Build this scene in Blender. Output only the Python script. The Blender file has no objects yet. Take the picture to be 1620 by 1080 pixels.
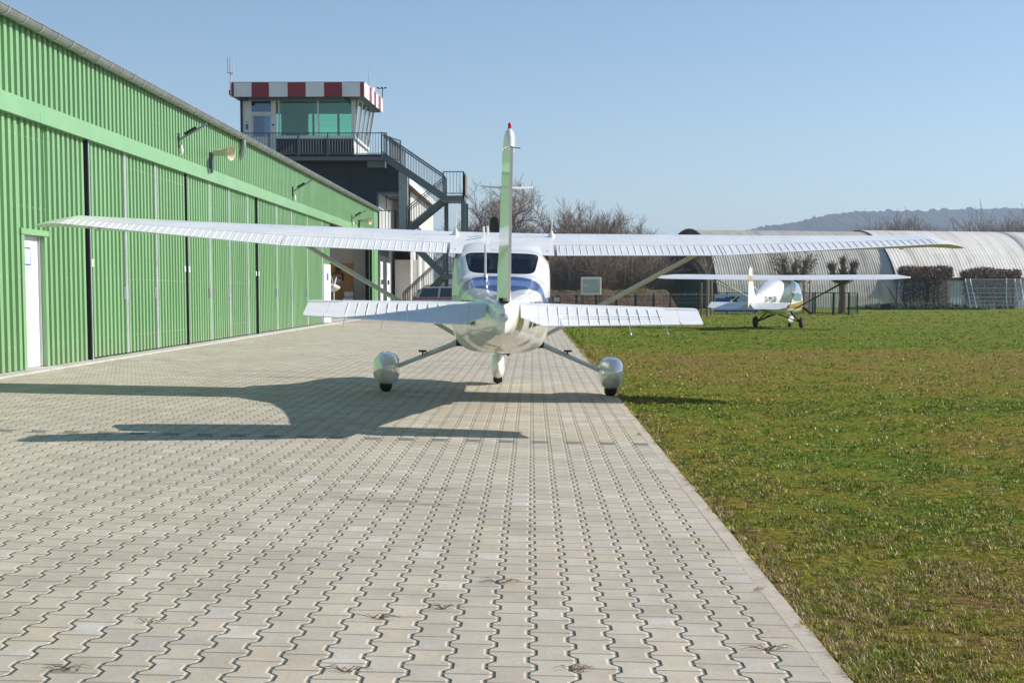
import bpy, bmesh, math, random
import numpy as np
from mathutils import Vector, Matrix, Euler
R = math.radians
S = bpy.context.scene
COL = S.collection
# ------------------------------------------------------------------ camera numbers
F, CX, PY, HZ, VX, HCAM = 2250.0, 810.0, 638.0, 461.0, 841.0, 1.26
THETA = math.atan((PY-HZ)/F)
PSI = math.atan((VX-CX)/F*math.cos(THETA))
ROT = Matrix.Rotation(PSI, 3, 'Z') @ Matrix.Rotation(math.pi/2-THETA, 3, 'X')
EYE = Vector((0, 0, HCAM))
def at(px, py, Y):
    d = ROT @ Vector(((px-CX)/F, -(py-PY)/F, -1.0))
    return EYE + d*(Y/d.y)
def wx(px, Y): return at(px, HZ, Y).x
def wz(py, Y, px=VX): return at(px, py, Y).z
def gz(x): return -0.02*min(max(x, -8.5), 2.5)
# ------------------------------------------------------------------ node helper
class NG:
    def __init__(s, nt): s.nt = nt
    def n(s, t, **k):
        nd = s.nt.nodes.new(t)
        for a, b in k.items(): setattr(nd, a, b)
        return nd
    def put(s, sock, v):
        if hasattr(v, 'is_output'): s.nt.links.new(v, sock)
        elif isinstance(v, (tuple, list)) and len(v) == 3 and sock.type == 'RGBA': sock.default_value = (*v, 1)
        else: sock.default_value = v
    def M(s, op, a, b=None, c=None, clamp=False):
        nd = s.n('ShaderNodeMath', operation=op, use_clamp=clamp)
        s.put(nd.inputs[0], a)
        if b is not None: s.put(nd.inputs[1], b)
        if c is not None: s.put(nd.inputs[2], c)
        return nd.outputs[0]
    def mix(s, f, a, b, bt='MIX'):
        nd = s.n('ShaderNodeMix', data_type='RGBA', blend_type=bt)
        s.put(nd.inputs[0], f); s.put(nd.inputs[6], a); s.put(nd.inputs[7], b)
        return nd.outputs[2]
    def noise(s, vec, scale, detail=3, rough=.55):
        nd = s.n('ShaderNodeTexNoise'); nd.inputs['Scale'].default_value = scale
        nd.inputs['Detail'].default_value = detail; nd.inputs['Roughness'].default_value = rough
        if vec is not None: s.put(nd.inputs['Vector'], vec)
        return nd.outputs[0]
    def white(s, vec):
        nd = s.n('ShaderNodeTexWhiteNoise', noise_dimensions='3D'); s.put(nd.inputs['Vector'], vec); return nd.outputs[0]
    def comb(s, x, y, z=0.0):
        nd = s.n('ShaderNodeCombineXYZ')
        for i, q in enumerate((x, y, z)): s.put(nd.inputs[i], q)
        return nd.outputs[0]
    def sep(s, v):
        nd = s.n('ShaderNodeSeparateXYZ'); s.put(nd.inputs[0], v); return nd.outputs
    def mr(s, v, a, b, c=0., d=1., smooth=True):
        nd = s.n('ShaderNodeMapRange', interpolation_type='SMOOTHSTEP' if smooth else 'LINEAR')
        for i, q in enumerate((v, a, b, c, d)): s.put(nd.inputs[i], q)
        return nd.outputs[0]
    def ramp(s, v, stops):
        nd = s.n('ShaderNodeValToRGB'); s.put(nd.inputs[0], v)
        cr = nd.color_ramp
        while len(cr.elements) < len(stops): cr.elements.new(.5)
        for e, (p, c) in zip(cr.elements, stops): e.position = p; e.color = (*c, 1)
        return nd.outputs[0]
    def bump(s, h, dist, strength=1., nrm=None):
        nd = s.n('ShaderNodeBump'); nd.inputs['Strength'].default_value = strength; nd.inputs['Distance'].default_value = dist
        s.put(nd.inputs['Height'], h)
        if nrm is not None: s.put(nd.inputs['Normal'], nrm)
        return nd.outputs[0]
    def bsdf(s, **k):
        nd = s.n('ShaderNodeBsdfPrincipled')
        for a, b in k.items(): s.put(nd.inputs[a.replace('_', ' ')], b)
        return nd
def newmat(name):
    m = bpy.data.materials.new(name); m.use_nodes = True
    m.node_tree.nodes.clear()
    g = NG(m.node_tree); g.out = g.n('ShaderNodeOutputMaterial')
    return m, g
def fin(g, sh): g.nt.links.new(sh.outputs[0] if hasattr(sh, 'outputs') else sh, g.out.inputs[0])
MATS = {}
def pm(name, col, rough=.5, metal=0., var=.10, scale=3., bump=0., coat=0., stretch=(1, 1, 1), spec=.5, bscale=None, dirt=0.):
    m, g = newmat(name)
    tc = g.n('ShaderNodeNewGeometry').outputs['Position']
    mp = g.n('ShaderNodeMapping'); g.put(mp.inputs[0], tc); mp.inputs['Scale'].default_value = stretch
    nz = g.noise(mp.outputs[0], scale, 5, .6)
    f = g.mr(nz, .3, .7, 1-var, 1+var)
    c = g.mix(1.0, col, g.comb(f, f, f), 'MULTIPLY')
    if dirt:
        d = g.mr(g.noise(mp.outputs[0], scale*.37, 6, .7), .5, .75, 0, dirt)
        c = g.mix(d, c, (.09, .075, .055))
    b = g.bsdf(Base_Color=c, Roughness=g.mr(nz, .2, .8, rough*.85, min(1, rough*1.15)), Metallic=metal, Coat_Weight=coat, Coat_Roughness=.04, Specular_IOR_Level=spec)
    if bump: g.put(b.inputs['Normal'], g.bump(g.noise(mp.outputs[0], bscale or scale*8, 4), bump))
    fin(g, b); MATS[name] = m
    return m
def glassmat(name, tint, refl=.5, rough=.02):
    m, g = newmat(name)
    tr = g.n('ShaderNodeBsdfTransparent'); tr.inputs[0].default_value = (*tint, 1)
    gl = g.n('ShaderNodeBsdfGlossy'); gl.inputs['Roughness'].default_value = rough; gl.inputs[0].default_value = (.9, .95, 1, 1)
    fr = g.n('ShaderNodeFresnel'); fr.inputs[0].default_value = 1.5
    mx = g.n('ShaderNodeMixShader')
    g.put(mx.inputs[0], g.M('MULTIPLY', fr.outputs[0], refl*2, clamp=True))
    g.nt.links.new(tr.outputs[0], mx.inputs[1]); g.nt.links.new(gl.outputs[0], mx.inputs[2])
    fin(g, mx); MATS[name] = m
    return m
# ------------------------------------------------------------------ mesh helper
ORG = {}
class MB:
    def __init__(s): s.v = []; s.f = []; s.mi = []; s.cur = 0
    def add(s, vs, fs):
        o = len(s.v); s.v += [tuple(p) for p in vs]
        for f in fs: s.f.append(tuple(i+o for i in f)); s.mi.append(s.cur)
    def box(s, x0, x1, y0, y1, z0, z1):
        s.add([(x0,y0,z0),(x1,y0,z0),(x1,y1,z0),(x0,y1,z0),(x0,y0,z1),(x1,y0,z1),(x1,y1,z1),(x0,y1,z1)],
              [(0,3,2,1),(4,5,6,7),(0,1,5,4),(1,2,6,5),(2,3,7,6),(3,0,4,7)])
    def quad(s, a, b, c, d): s.add([a, b, c, d], [(0,1,2,3)])
    def slab(s, pts, th):
        """polygon pts (3D, planar) thickened by vector th"""
        n = len(pts); th = Vector(th); a = [Vector(p) for p in pts]
        s.add(a+[p+th for p in a], [tuple(range(n))[::-1], tuple(range(n, 2*n))]+[(i, (i+1) % n, n+(i+1) % n, n+i) for i in range(n)])
    def bar(s, p, q, w, h=None, up=(0,0,1)):
        p = Vector(p); q = Vector(q); h = h or w; d = (q-p).normalized(); up = Vector(up)
        if abs(d.dot(up)) > .98: up = Vector((0,1,0)) if abs(d.y) < .9 else Vector((1,0,0))
        r = d.cross(up).normalized()*w/2; u = r.cross(d).normalized()*h/2
        vs = [p-r-u, p+r-u, p+r+u, p-r+u, q-r-u, q+r-u, q+r+u, q-r+u]
        s.add(vs, [(0,1,2,3),(7,6,5,4),(0,4,5,1),(1,5,6,2),(2,6,7,3),(3,7,4,0)])
    def tube(s, pts, rad, n=8, cap=True, flat=1., up=(0,0,1)):
        pts = [Vector(p) for p in pts]
        if not hasattr(rad, '__len__'): rad = [rad]*len(pts)
        o = len(s.v); prev = None
        for i, p in enumerate(pts):
            d = (pts[min(i+1, len(pts)-1)]-pts[max(i-1, 0)]).normalized()
            if prev is None:
                u = Vector(up)
                if abs(d.dot(u)) > .95: u = Vector((1,0,0))
                r = d.cross(u).normalized()
            else:
                r = (prev-d*prev.dot(d)).normalized()
            prev = r; u = r.cross(d).normalized()
            for k in range(n):
                a = 2*math.pi*k/n
                s.v.append(tuple(p+(r*math.cos(a)+u*math.sin(a)*flat)*rad[i]))
        for i in range(len(pts)-1):
            for k in range(n):
                a = o+i*n+k; b = o+i*n+(k+1) % n
                s.f.append((a, b, b+n, a+n)); s.mi.append(s.cur)
        if cap:
            s.f.append(tuple(o+k for k in range(n))[::-1]); s.mi.append(s.cur)
            e = o+(len(pts)-1)*n
            s.f.append(tuple(e+k for k in range(n))); s.mi.append(s.cur)
    def loft(s, rings, cap=True, closed=True):
        n = len(rings[0]); o = len(s.v)
        for r in rings: s.v += [tuple(p) for p in r]
        for i in range(len(rings)-1):
            for k in range(n if closed else n-1):
                a = o+i*n+k; b = o+i*n+(k+1) % n
                s.f.append((a, b, b+n, a+n)); s.mi.append(s.cur)
        if cap:
            s.f.append(tuple(o+k for k in range(n))[::-1]); s.mi.append(s.cur)
            e = o+(len(rings)-1)*n
            s.f.append(tuple(e+k for k in range(n))); s.mi.append(s.cur)
    def lathe(s, prof, c, axis='z', n=24):
        """prof: (r, h) along axis from c"""
        c = Vector(c); rings = []
        for r, h in prof:
            ring = []
            for k in range(n):
                a = 2*math.pi*k/n; x, y = r*math.cos(a), r*math.sin(a)
                ring.append(c+(Vector((x,y,h)) if axis == 'z' else Vector((h,x,y)) if axis == 'x' else Vector((y,h,x))))
            rings.append(ring)
        s.loft(rings)
    def corr(s, o, du, L, up, nrm, pitch, depth, h0=None):
        """corrugated sheet from o, along du for L, height vector up (or function t->up vector), relief along nrm"""
        o = Vector(o); du = Vector(du).normalized(); nrm = Vector(nrm).normalized()*depth
        ts = []; t = 0
        while t < L-1e-6:
            for a, e in ((0,0),(.44,0),(.49,1),(.95,1)):
                if t+a*pitch <= L: ts.append((t+a*pitch, e))
            t += pitch
        ts.append((L, 0)); b = len(s.v)
        for t, e in ts:
            p = o+du*t+nrm*e; u = Vector(up(t)) if callable(up) else Vector(up)
            s.v += [tuple(p), tuple(p+u)]
        for i in range(len(ts)-1):
            s.f.append((b+2*i, b+2*i+2, b+2*i+3, b+2*i+1)); s.mi.append(s.cur)
    def build(s, name, mat, parent=None, smooth=None, local=False, bev=0., loc=None, fix=True):
        me = bpy.data.meshes.new(name)
        if parent is not None: o = Vector((0,0,0)) if local else ORG.get(parent.name, Vector((0,0,0)))
        else: o = Vector(loc) if loc is not None else Vector((0,0,0))
        me.from_pydata([(x-o.x, y-o.y, z-o.z) for x, y, z in s.v], [], s.f)
        for m in (mat if isinstance(mat, (list, tuple)) else [mat]): me.materials.append(m)
        if any(s.mi): me.polygons.foreach_set('material_index', s.mi)
        if fix:
            bm = bmesh.new(); bm.from_mesh(me); bmesh.ops.recalc_face_normals(bm, faces=bm.faces); bm.to_mesh(me); bm.free()
        if smooth:
            me.polygons.foreach_set('use_smooth', [True]*len(me.polygons)); me.set_sharp_from_angle(angle=R(smooth))
        me.update()
        ob = bpy.data.objects.new(name, me); COL.objects.link(ob)
        if parent is not None: ob.parent = parent; ORG[ob.name] = o
        else: ob.location = o; ORG[ob.name] = o
        if bev:
            md = ob.modifiers.new('bevel', 'BEVEL'); md.width = bev; md.segments = 2; md.limit_method = 'ANGLE'; md.angle_limit = R(40)
        return ob
def tag(o, label=None, cat=None, group=None, kind=None):
    if label: o['label'] = label
    if cat: o['category'] = cat
    if group: o['group'] = group
    if kind: o['kind'] = kind
    return o
def root(name, loc, label, cat, group=None, rot=None):
    o = bpy.data.objects.new(name, None); COL.objects.link(o); o.location = loc
    o.empty_display_size = .3
    if rot: o.rotation_euler = rot
    ORG[o.name] = Vector(loc) if rot is None else Vector((0,0,0))
    return tag(o, label, cat, group)
def copy_tree(o, parent=None, **k):
    c = o.copy(); COL.objects.link(c)
    if parent is not None: c.parent = parent
    for ch in list(o.children): copy_tree(ch, c)
    return c
def text(name, s, mat, parent, M, size, ext=.002, align='CENTER', shear=0., bold=0.):
    cu = bpy.data.curves.new(name, 'FONT'); cu.body = s; cu.size = size; cu.extrude = ext; cu.align_x = align; cu.align_y = 'CENTER'
    cu.shear = shear; cu.materials.append(mat); cu.resolution_u = 3
    cu.offset = bold
    tmp = bpy.data.objects.new('tmp', cu); COL.objects.link(tmp); dg = bpy.context.evaluated_depsgraph_get(); dg.update()
    me = bpy.data.meshes.new_from_object(tmp.evaluated_get(dg)); me.name = name
    bpy.data.objects.remove(tmp); bpy.data.curves.remove(cu)
    if not me.materials: me.materials.append(mat)
    ob = bpy.data.objects.new(name, me); COL.objects.link(ob); ob.parent = parent; ob.matrix_local = M
    return ob
def frame_mat(p, xdir, ydir):
    x = Vector(xdir).normalized(); y = Vector(ydir); y = (y-x*y.dot(x)).normalized(); z = x.cross(y)
    return Matrix(((x.x,y.x,z.x,p[0]),(x.y,y.y,z.y,p[1]),(x.z,y.z,z.z,p[2]),(0,0,0,1)))
# ------------------------------------------------------------------ materials
GREEN = (.190, .365, .168)
def sheet_mat():
    m, g = newmat('green_sheet'); pos = g.n('ShaderNodeNewGeometry').outputs['Position']; x, y, z = g.sep(pos)
    st = g.noise(g.comb(x, g.M('MULTIPLY', y, 2.2), g.M('MULTIPLY', z, .22)), 1., 5, .65); w = g.white(g.comb(g.M('FLOOR', g.M('DIVIDE', y, .9)), g.M('FLOOR', g.M('DIVIDE', z, 3.75)), 1.))
    f = g.M('ADD', g.mr(st, .3, .7, .93, 1.07), g.M('MULTIPLY', g.M('SUBTRACT', w, .5), .07)); col = g.mix(1., GREEN, g.comb(f, f, f), 'MULTIPLY')
    spl = g.M('MULTIPLY', g.mr(g.M('ADD', z, g.M('MULTIPLY', st, .35)), .85, .25), g.mr(g.noise(pos, 5, 5, .7), .35, .7, .1, .5)); col = g.mix(spl, col, (.25, .24, .16))
    lap = g.M('LESS_THAN', g.M('FRACT', g.M('DIVIDE', y, .9)), .012); col = g.mix(g.M('MULTIPLY', lap, .45), col, (.05, .11, .05))
    scr = g.M('MULTIPLY', g.M('LESS_THAN', g.M('ABSOLUTE', g.M('SUBTRACT', g.M('FRACT', g.M('DIVIDE', z, .98)), .5)), .012), g.M('LESS_THAN', g.M('FRACT', g.M('DIVIDE', g.M('SUBTRACT', y, 2.15), .225)), .09)); col = g.mix(g.M('MULTIPLY', scr, .5), col, (.55, .58, .55))
    b = g.bsdf(Base_Color=col, Roughness=g.mr(st, .3, .7, .34, .48), Coat_Weight=.15); g.put(b.inputs['Normal'], g.bump(g.noise(g.comb(x, g.M('MULTIPLY', y, .8), g.M('MULTIPLY', z, .5)), 1.5, 2), .006)); fin(g, b); MATS['green_sheet'] = m
sheet_mat()
pm('green_trim', (.205, .395, .190), .35, var=.05, scale=1., coat=.15)
pm('dark_gap', (.012, .013, .014), .6)
pm('zinc', (.33, .36, .37), .42, .6, var=.12, scale=2.5, stretch=(1,1,1))
pm('steel_grey', (.13, .15, .165), .5, .35, var=.1, scale=2)
pm('alu', (.56, .59, .61), .38, .55, var=.06)
pm('white_paint', (.78, .78, .76), .42, var=.04, scale=1.5)
pm('white_plaster', (.74, .72, .68), .8, var=.06, scale=1.2, bump=.002)
pm('concrete', (.42, .41, .385), .85, var=.12, scale=2.5, bump=.003)
pm('dark_cladding', (.014, .024, .032), .55, var=.15, scale=1)
pm('plane_white', (.80, .80, .795), .16, var=.025, scale=1.6, coat=1., spec=.5)
def skin_mat():
    m, g = newmat('plane_matt_white'); tc = g.n('ShaderNodeTexCoord').outputs['Object']; x, y, z = g.sep(tc)
    nz = g.noise(tc, 2.2, 5, .6); f = g.mr(nz, .3, .7, .965, 1.03)
    st = g.noise(g.comb(g.M('MULTIPLY', x, 7.), g.M('MULTIPLY', y, .8), z), 1., 5, .7)
    col = g.mix(1., (.80,.80,.80), g.comb(f,f,f), 'MULTIPLY'); col = g.mix(g.mr(st, .58, .78, 0, .16), col, (.45,.42,.37))
    ln = g.M('LESS_THAN', g.M('ABSOLUTE', g.M('SUBTRACT', g.M('FRACT', g.M('DIVIDE', x, .62)), .5)), .006)
    l2 = g.M('LESS_THAN', g.M('ABSOLUTE', g.M('SUBTRACT', g.M('FRACT', g.M('DIVIDE', g.M('ADD', y, .22), .56)), .5)), .006)
    rv = g.M('LESS_THAN', g.M('ADD', g.M('POWER', g.M('SUBTRACT', g.M('FRACT', g.M('DIVIDE', x, .062)), .5), 2.), g.M('POWER', g.M('MULTIPLY', g.M('SUBTRACT', g.M('FRACT', g.M('DIVIDE', g.M('ADD', y, .19), .56)), .5), 9.), 2.)), .006)
    col = g.mix(g.M('MULTIPLY', g.M('MAXIMUM', ln, l2), .35), col, (.30,.30,.30)); col = g.mix(g.M('MULTIPLY', rv, .25), col, (.35,.35,.35))
    b = g.bsdf(Base_Color=col, Roughness=g.mr(nz, .3, .7, .26, .36), Coat_Weight=.35, Coat_Roughness=.05); g.put(b.inputs['Normal'], g.bump(g.noise(tc, 1.6, 2), .004)); fin(g, b); MATS['plane_matt_white'] = m
skin_mat()
pm('plane_grey', (.70, .71, .70), .30, var=.05, scale=3, coat=.4)
pm('blade_black', (.015, .015, .017), .45)
pm('rubber', (.018, .017, .016), .8, var=.25, scale=12)
pm('dark_metal', (.03, .03, .032), .5, .5)
pm('red_paint', (.26, .012, .025), .4, var=.08)
pm('signal_red', (.5, .01, .012), .25, coat=.6)
pm('osb', (.66, .36, .13), .75, var=.45, scale=14, stretch=(1,1,3))
pm('brown_wood', (.10, .065, .042), .8, var=.25, scale=6, stretch=(1,.2,1))
pm('post_wood', (.20, .165, .12), .85, var=.25, scale=9, stretch=(1,1,.2))
pm('dark_post', (.035, .032, .028), .85, var=.3, scale=9)
pm('horn_beige', (.55, .50, .36), .5, var=.08)
pm('fence_green', (.012, .045, .032), .5)
pm('seat_fabric', (.05, .055, .065), .9)
pm('letter_black', (.012, .014, .02), .5)
pm('banner_blue', (.02, .09, .34), .5)
pm('paper', (.74, .75, .77), .6, var=.03)
pm('ink_blue', (.05, .12, .45), .6)
pm('gold_paint', (.46, .27, .07), .35, coat=.3)
pm('bark', (.15, .115, .09), .95, var=.35, scale=6, stretch=(1,1,.3))
pm('twig', (.25, .195, .155), .95, var=.25, scale=3)
pm('twig_brown', (.40, .275, .20), .95, var=.3, scale=2)
pm('twig_grey', (.25, .205, .17), .95, var=.3, scale=2)
pm('hedge_leaf', (.16, .090, .058), .9, var=.45, scale=3)
pm('hedge_stem', (.075, .055, .042), .95, var=.4, scale=3)
pm('car_silver', (.45, .47, .50), .25, .4, var=.03, coat=.8)
pm('car_blue', (.09, .20, .42), .25, .2, var=.04, coat=.8)
pm('green_door', (.09, .165, .10), .55, var=.15, scale=1.5)
pm('brown_boards', (.12, .078, .06), .8, var=.25, scale=5, stretch=(1,1,.1))
pm('screen_grey', (.33, .40, .42), .15, coat=.8)
pm('light_grey', (.55, .57, .58), .6, var=.06)
glassmat('clear_glass', (.80, .86, .88), .7)
glassmat('cabin_glass', (.40, .43, .46), .28)
glassmat('tower_glass', (.72, .93, .80), .8)
glassmat('door_glass', (.20, .36, .56), 1.6)
# ------------------------------------------------------------------ setting: ground
rng = random.Random(7); nrs = np.random.RandomState(11)
PW, PL = .1413, .2
KIN, KOUT = .985, 1.062
def apron_mat():
    m, g = newmat('pavers')
    pos = g.n('ShaderNodeNewGeometry').outputs['Position']; X, Y, Z = g.sep(pos)
    wob = g.M('MULTIPLY', g.M('SUBTRACT', g.noise(pos, 1.3, 2), .5), .012)
    X2 = g.M('ADD', X, wob); Yj = g.M('ADD', Y, g.M('MULTIPLY', g.M('SUBTRACT', g.noise(pos, .9, 2), .5), .03))
    k = g.M('ROUND', g.M('DIVIDE', X2, PW))
    p = g.M('SUBTRACT', g.M('DIVIDE', Yj, PL), g.M('MULTIPLY', g.M('SUBTRACT', k, 1.0), .5))
    tri = g.M('SUBTRACT', g.M('MULTIPLY', g.M('ABSOLUTE', g.M('SUBTRACT', g.M('FRACT', p), .5)), 4.), 1.)
    s = g.M('MAXIMUM', g.M('MINIMUM', g.M('MULTIPLY', tri, 3.2), 1.), -1.)
    sx = g.M('ADD', g.M('MULTIPLY', k, PW), g.M('MULTIPLY', s, .0135))
    ds = g.M('SUBTRACT', X2, sx)
    c = g.M('SUBTRACT', k, g.M('LESS_THAN', ds, 0.0))
    q = g.M('SUBTRACT', g.M('DIVIDE', Yj, PL), g.M('MULTIPLY', c, .5))
    dr = g.M('MULTIPLY', g.M('ABSOLUTE', g.M('SUBTRACT', q, g.M('ROUND', q))), PL)
    row = g.M('FLOOR', q)
    dsa = g.M('ABSOLUTE', ds)
    # the border column has no seam beyond X = .92
    dsa = g.M('ADD', dsa, g.M('GREATER_THAN', X, .915))
    cell = g.comb(c, row, 3.0)
    w1 = g.white(cell); w2 = g.white(g.comb(row, c, 9.0))
    big = g.noise(pos, .35, 4); med = g.noise(pos, 2.2, 5, .65); fine = g.noise(pos, 55., 3, .7)
    col = g.ramp(w1, [(0, (.40, .355, .290)), (.35, (.42, .376, .308)), (.7, (.435, .388, .315)), (.92, (.41, .378, .33)), (1, (.44, .38, .298))])
    v = g.M('ADD', g.M('ADD', g.mr(w2, 0, 1, .95, 1.045), g.mr(big, .3, .7, -.06, .06)), g.M('ADD', g.mr(med, .3, .7, -.11, .09), g.mr(fine, .3, .7, -.07, .07)))
    col = g.mix(1., col, g.comb(v, v, v), 'MULTIPLY')
    # greyer and darker far rows, pale efflorescence on some stones
    eff = g.M('MULTIPLY', g.mr(g.M('ADD', g.M('MULTIPLY', w2, .45), g.noise(pos, .55, 3)),   .88, 1.02), g.mr(g.noise(pos, 9, 4), .38, .62, .02, .45))
    col = g.mix(eff, col, (.56, .56, .55))
    # the row of anthracite marker stones
    mrow = g.M('MULTIPLY', g.M('LESS_THAN', g.M('ABSOLUTE', g.M('SUBTRACT', row, g.M('ADD', 59.0, g.M('MULTIPLY', c, -.5)))), .6), g.M('LESS_THAN', g.M('FRACT', g.M('MULTIPLY', c, .5)), .25))
    col = g.mix(g.M('MULTIPLY', mrow, .8), col, (.10, .115, .12))
    # damp oil spots
    for (sxp, syp, rx, ry) in ((565,795,.12,.05),(628,797,.15,.06),(687,776,.13,.09),(688,801,.14,.08),(742,797,.10,.06)):
        P = at(sxp, syp, 1); d = (P-EYE); P = EYE+d*(-(HCAM)/d.z); P = Vector((P.x, P.y, 0))
        e = g.M('ADD', g.M('POWER', g.M('DIVIDE', g.M('SUBTRACT', X, P.x), rx), 2.), g.M('POWER', g.M('DIVIDE', g.M('SUBTRACT', Y, P.y), ry), 2.))
        e = g.M('ADD', e, g.M('MULTIPLY', g.M('SUBTRACT', med, .5), 1.4))
        col = g.mix(g.mr(e, 1.3, .35, 0, .5), col, (.16, .135, .10))
    dirt = g.mr(g.noise(pos, .8, 6, .7), .56, .72, 0, .35)
    col = g.mix(dirt, col, (.25, .22, .175))
    jw = g.mr(g.noise(pos, 6, 3), .3, .7, .0021, .0038)
    dj = g.M('MINIMUM', dsa, g.M('ADD', dr, .0020))
    joint = g.mr(dj, g.M('MULTIPLY', jw, .75), g.M('MULTIPLY', jw, 1.25), 1, 0)
    moss = g.mr(g.M('ADD', X, g.M('MULTIPLY', med, .3)), .86, 1.0)
    jcol = g.mix(moss, (.20, .18, .15), (.17, .15, .055))
    edge = g.mr(dj, .004, .016, .06, 0)
    col = g.mix(joint, g.mix(edge, col, (.6, .56, .5)), jcol)
    h = g.M('ADD', g.mr(dj, .002, .012), g.M('MULTIPLY', w1, .12))
    h = g.M('ADD', h, g.M('MULTIPLY', fine, .10))
    b = g.bsdf(Base_Color=col, Roughness=.82, Specular_IOR_Level=.35)
    g.put(b.inputs['Normal'], g.bump(h, .0095)); fin(g, b)
    return m
def grass_field(g, pos, X, Y):
    """0 = dry brown, 1 = fresh green; the same field colours soil and blades"""
    n1 = g.noise(g.comb(g.M('MULTIPLY', X, .55), g.M('MULTIPLY', Y, .28)), 1.0, 5, .62)
    n2 = g.noise(pos, 2.6, 4, .6)
    yy = g.M('ADD', Y, g.M('MULTIPLY', g.M('SUBTRACT', n1, .5), 5.0))
    base = g.ramp(g.M('DIVIDE', yy, 60.), [(0, (.36,)*3), (.1, (.40,)*3), (.17, (.56,)*3), (.29, (.60,)*3), (.36, (.40,)*3), (.50, (.30,)*3), (.57, (.76,)*3), (1, (.70,)*3)])
    v = g.M('ADD', base, g.M('ADD', g.M('MULTIPLY', g.M('SUBTRACT', n1, .5), 1.5), g.M('MULTIPLY', g.M('SUBTRACT', n2, .5), 1.1)))
    v = g.M('SUBTRACT', v, g.mr(g.M('ADD', X, g.M('MULTIPLY', n2, .8)), 1.75, 1.2, 0, .45))
    return g.M('MINIMUM', g.M('MAXIMUM', v, 0.), 1.)
def soil_mat():
    m, g = newmat('turf')
    pos = g.n('ShaderNodeNewGeometry').outputs['Position']; X, Y, Z = g.sep(pos)
    v = grass_field(g, pos, X, Y); fine = g.noise(pos, 20, 6, .85); f2 = g.noise(g.comb(g.M('MULTIPLY', X, 1.), g.M('MULTIPLY', Y, .45)), 9, 5, .7)
    vv = g.M('ADD', v, g.M('MULTIPLY', g.M('SUBTRACT', f2, .5), .9))
    col = g.ramp(vv, [(0, (.205, .132, .062)), (.2, (.215, .162, .044)), (.42, (.21, .185, .032)), (.65, (.15, .18, .026)), (1, (.11, .17, .022))])
    moss = g.mr(g.noise(pos, 1.7, 4, .65), .60, .70, 0, .75); col = g.mix(moss, col, (.20, .185, .022))
    bare = g.M('MAXIMUM', g.mr(g.noise(pos, 1.1, 5, .7), .64, .70, 0, .8), g.mr(g.M('ADD', X, g.M('MULTIPLY', g.noise(pos, 3, 4), .45)), 1.48, 1.30, 0, .7)); col = g.mix(bare, col, (.155, .105, .062))
    k = g.mr(fine, .34, .66, .26, 1.6)
    col = g.mix(1., col, g.comb(k, k, k), 'MULTIPLY')
    b = g.bsdf(Base_Color=col, Roughness=1., Specular_IOR_Level=.04)
    g.put(b.inputs['Normal'], g.bump(g.M('ADD', fine, g.M('MULTIPLY', f2, 1.5)), .035)); fin(g, b)
    return m
def blade_mat():
    m, g = newmat('grass_blades')
    ge = g.n('ShaderNodeNewGeometry'); pos = ge.outputs['Position']; rnd = ge.outputs['Random Per Island']; X, Y, Z = g.sep(pos)
    v = grass_field(g, pos, X, Y)
    tu = g.n('ShaderNodeAttribute', attribute_name='tuft').outputs['Fac']
    vv = g.M('ADD', v, g.M('ADD', g.M('MULTIPLY', g.M('SUBTRACT', rnd, .5), .35), g.M('MULTIPLY', g.M('SUBTRACT', tu, .5), .95)))
    col = g.ramp(vv, [(0, (.42, .315, .15)), (.22, (.40, .325, .095)), (.42, (.32, .31, .052)), (.62, (.215, .285, .036)), (1, (.13, .235, .028))])
    t2 = g.M('FRACT', g.M('MULTIPLY', tu, 7.31)); kk = g.mr(t2, 0, 1, g.mr(Y, 8, 35, .5, .80), g.mr(Y, 8, 35, 1.3, .95)); col = g.mix(1., col, g.comb(kk, kk, kk), 'MULTIPLY')
    d = g.n('ShaderNodeBsdfDiffuse'); g.put(d.inputs[0], col)
    t = g.n('ShaderNodeBsdfTranslucent'); g.put(t.inputs[0], col)
    gl = g.n('ShaderNodeBsdfGlossy'); gl.inputs[0].default_value = (1, 1, 1, 1); gl.inputs[1].default_value = .38
    a = g.n('ShaderNodeMixShader'); a.inputs[0].default_value = .35
    g.nt.links.new(d.outputs[0], a.inputs[1]); g.nt.links.new(t.outputs[0], a.inputs[2])
    a2 = g.n('ShaderNodeMixShader'); a2.inputs[0].default_value = .02
    g.nt.links.new(a.outputs[0], a2.inputs[1]); g.nt.links.new(gl.outputs[0], a2.inputs[2])
    fin(g, a2); return m
# terrain sheet: lawn to the horizon, shaped across X like the paving, with the far fields
mb = MB()
xs = [-4200, -900, -200, -60, -30, -8.5, KOUT-.3, KOUT+.0, 1.2, 2.5, 6, 14, 40, 120, 400, 1200, 4200]
ys = [-30, -8, 0, 4, 10, 20, 40, 60, 90, 130, 200, 500, 1200, 4200]
vid = {}
for j, y in enumerate(ys):
    for i, x in enumerate(xs):
        z = gz(x)-.05 if x <= KOUT-.2 else (gz(x)-.012 if x < 2 else gz(x)-.01)
        vid[i, j] = len(mb.v); mb.v.append((x, y, z))
for j in range(len(ys)-1):
    for i in range(len(xs)-1):
        mb.f.append((vid[i,j], vid[i+1,j], vid[i+1,j+1], vid[i,j+1])); mb.mi.append(0)
lawn = mb.build('ground', soil_mat(), fix=False); tag(lawn, kind='structure')
mb = MB()
for (xa, xb) in ((-8.4, KIN-.002),):
    n = 6
    for i in range(n):
        a = xa+(xb-xa)*i/n; b = xa+(xb-xa)*(i+1)/n
        mb.slab([(a,-12,gz(a)),(b,-12,gz(b)),(b,65.6,gz(b)),(a,65.6,gz(a))], (0,0,-.04))
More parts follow.
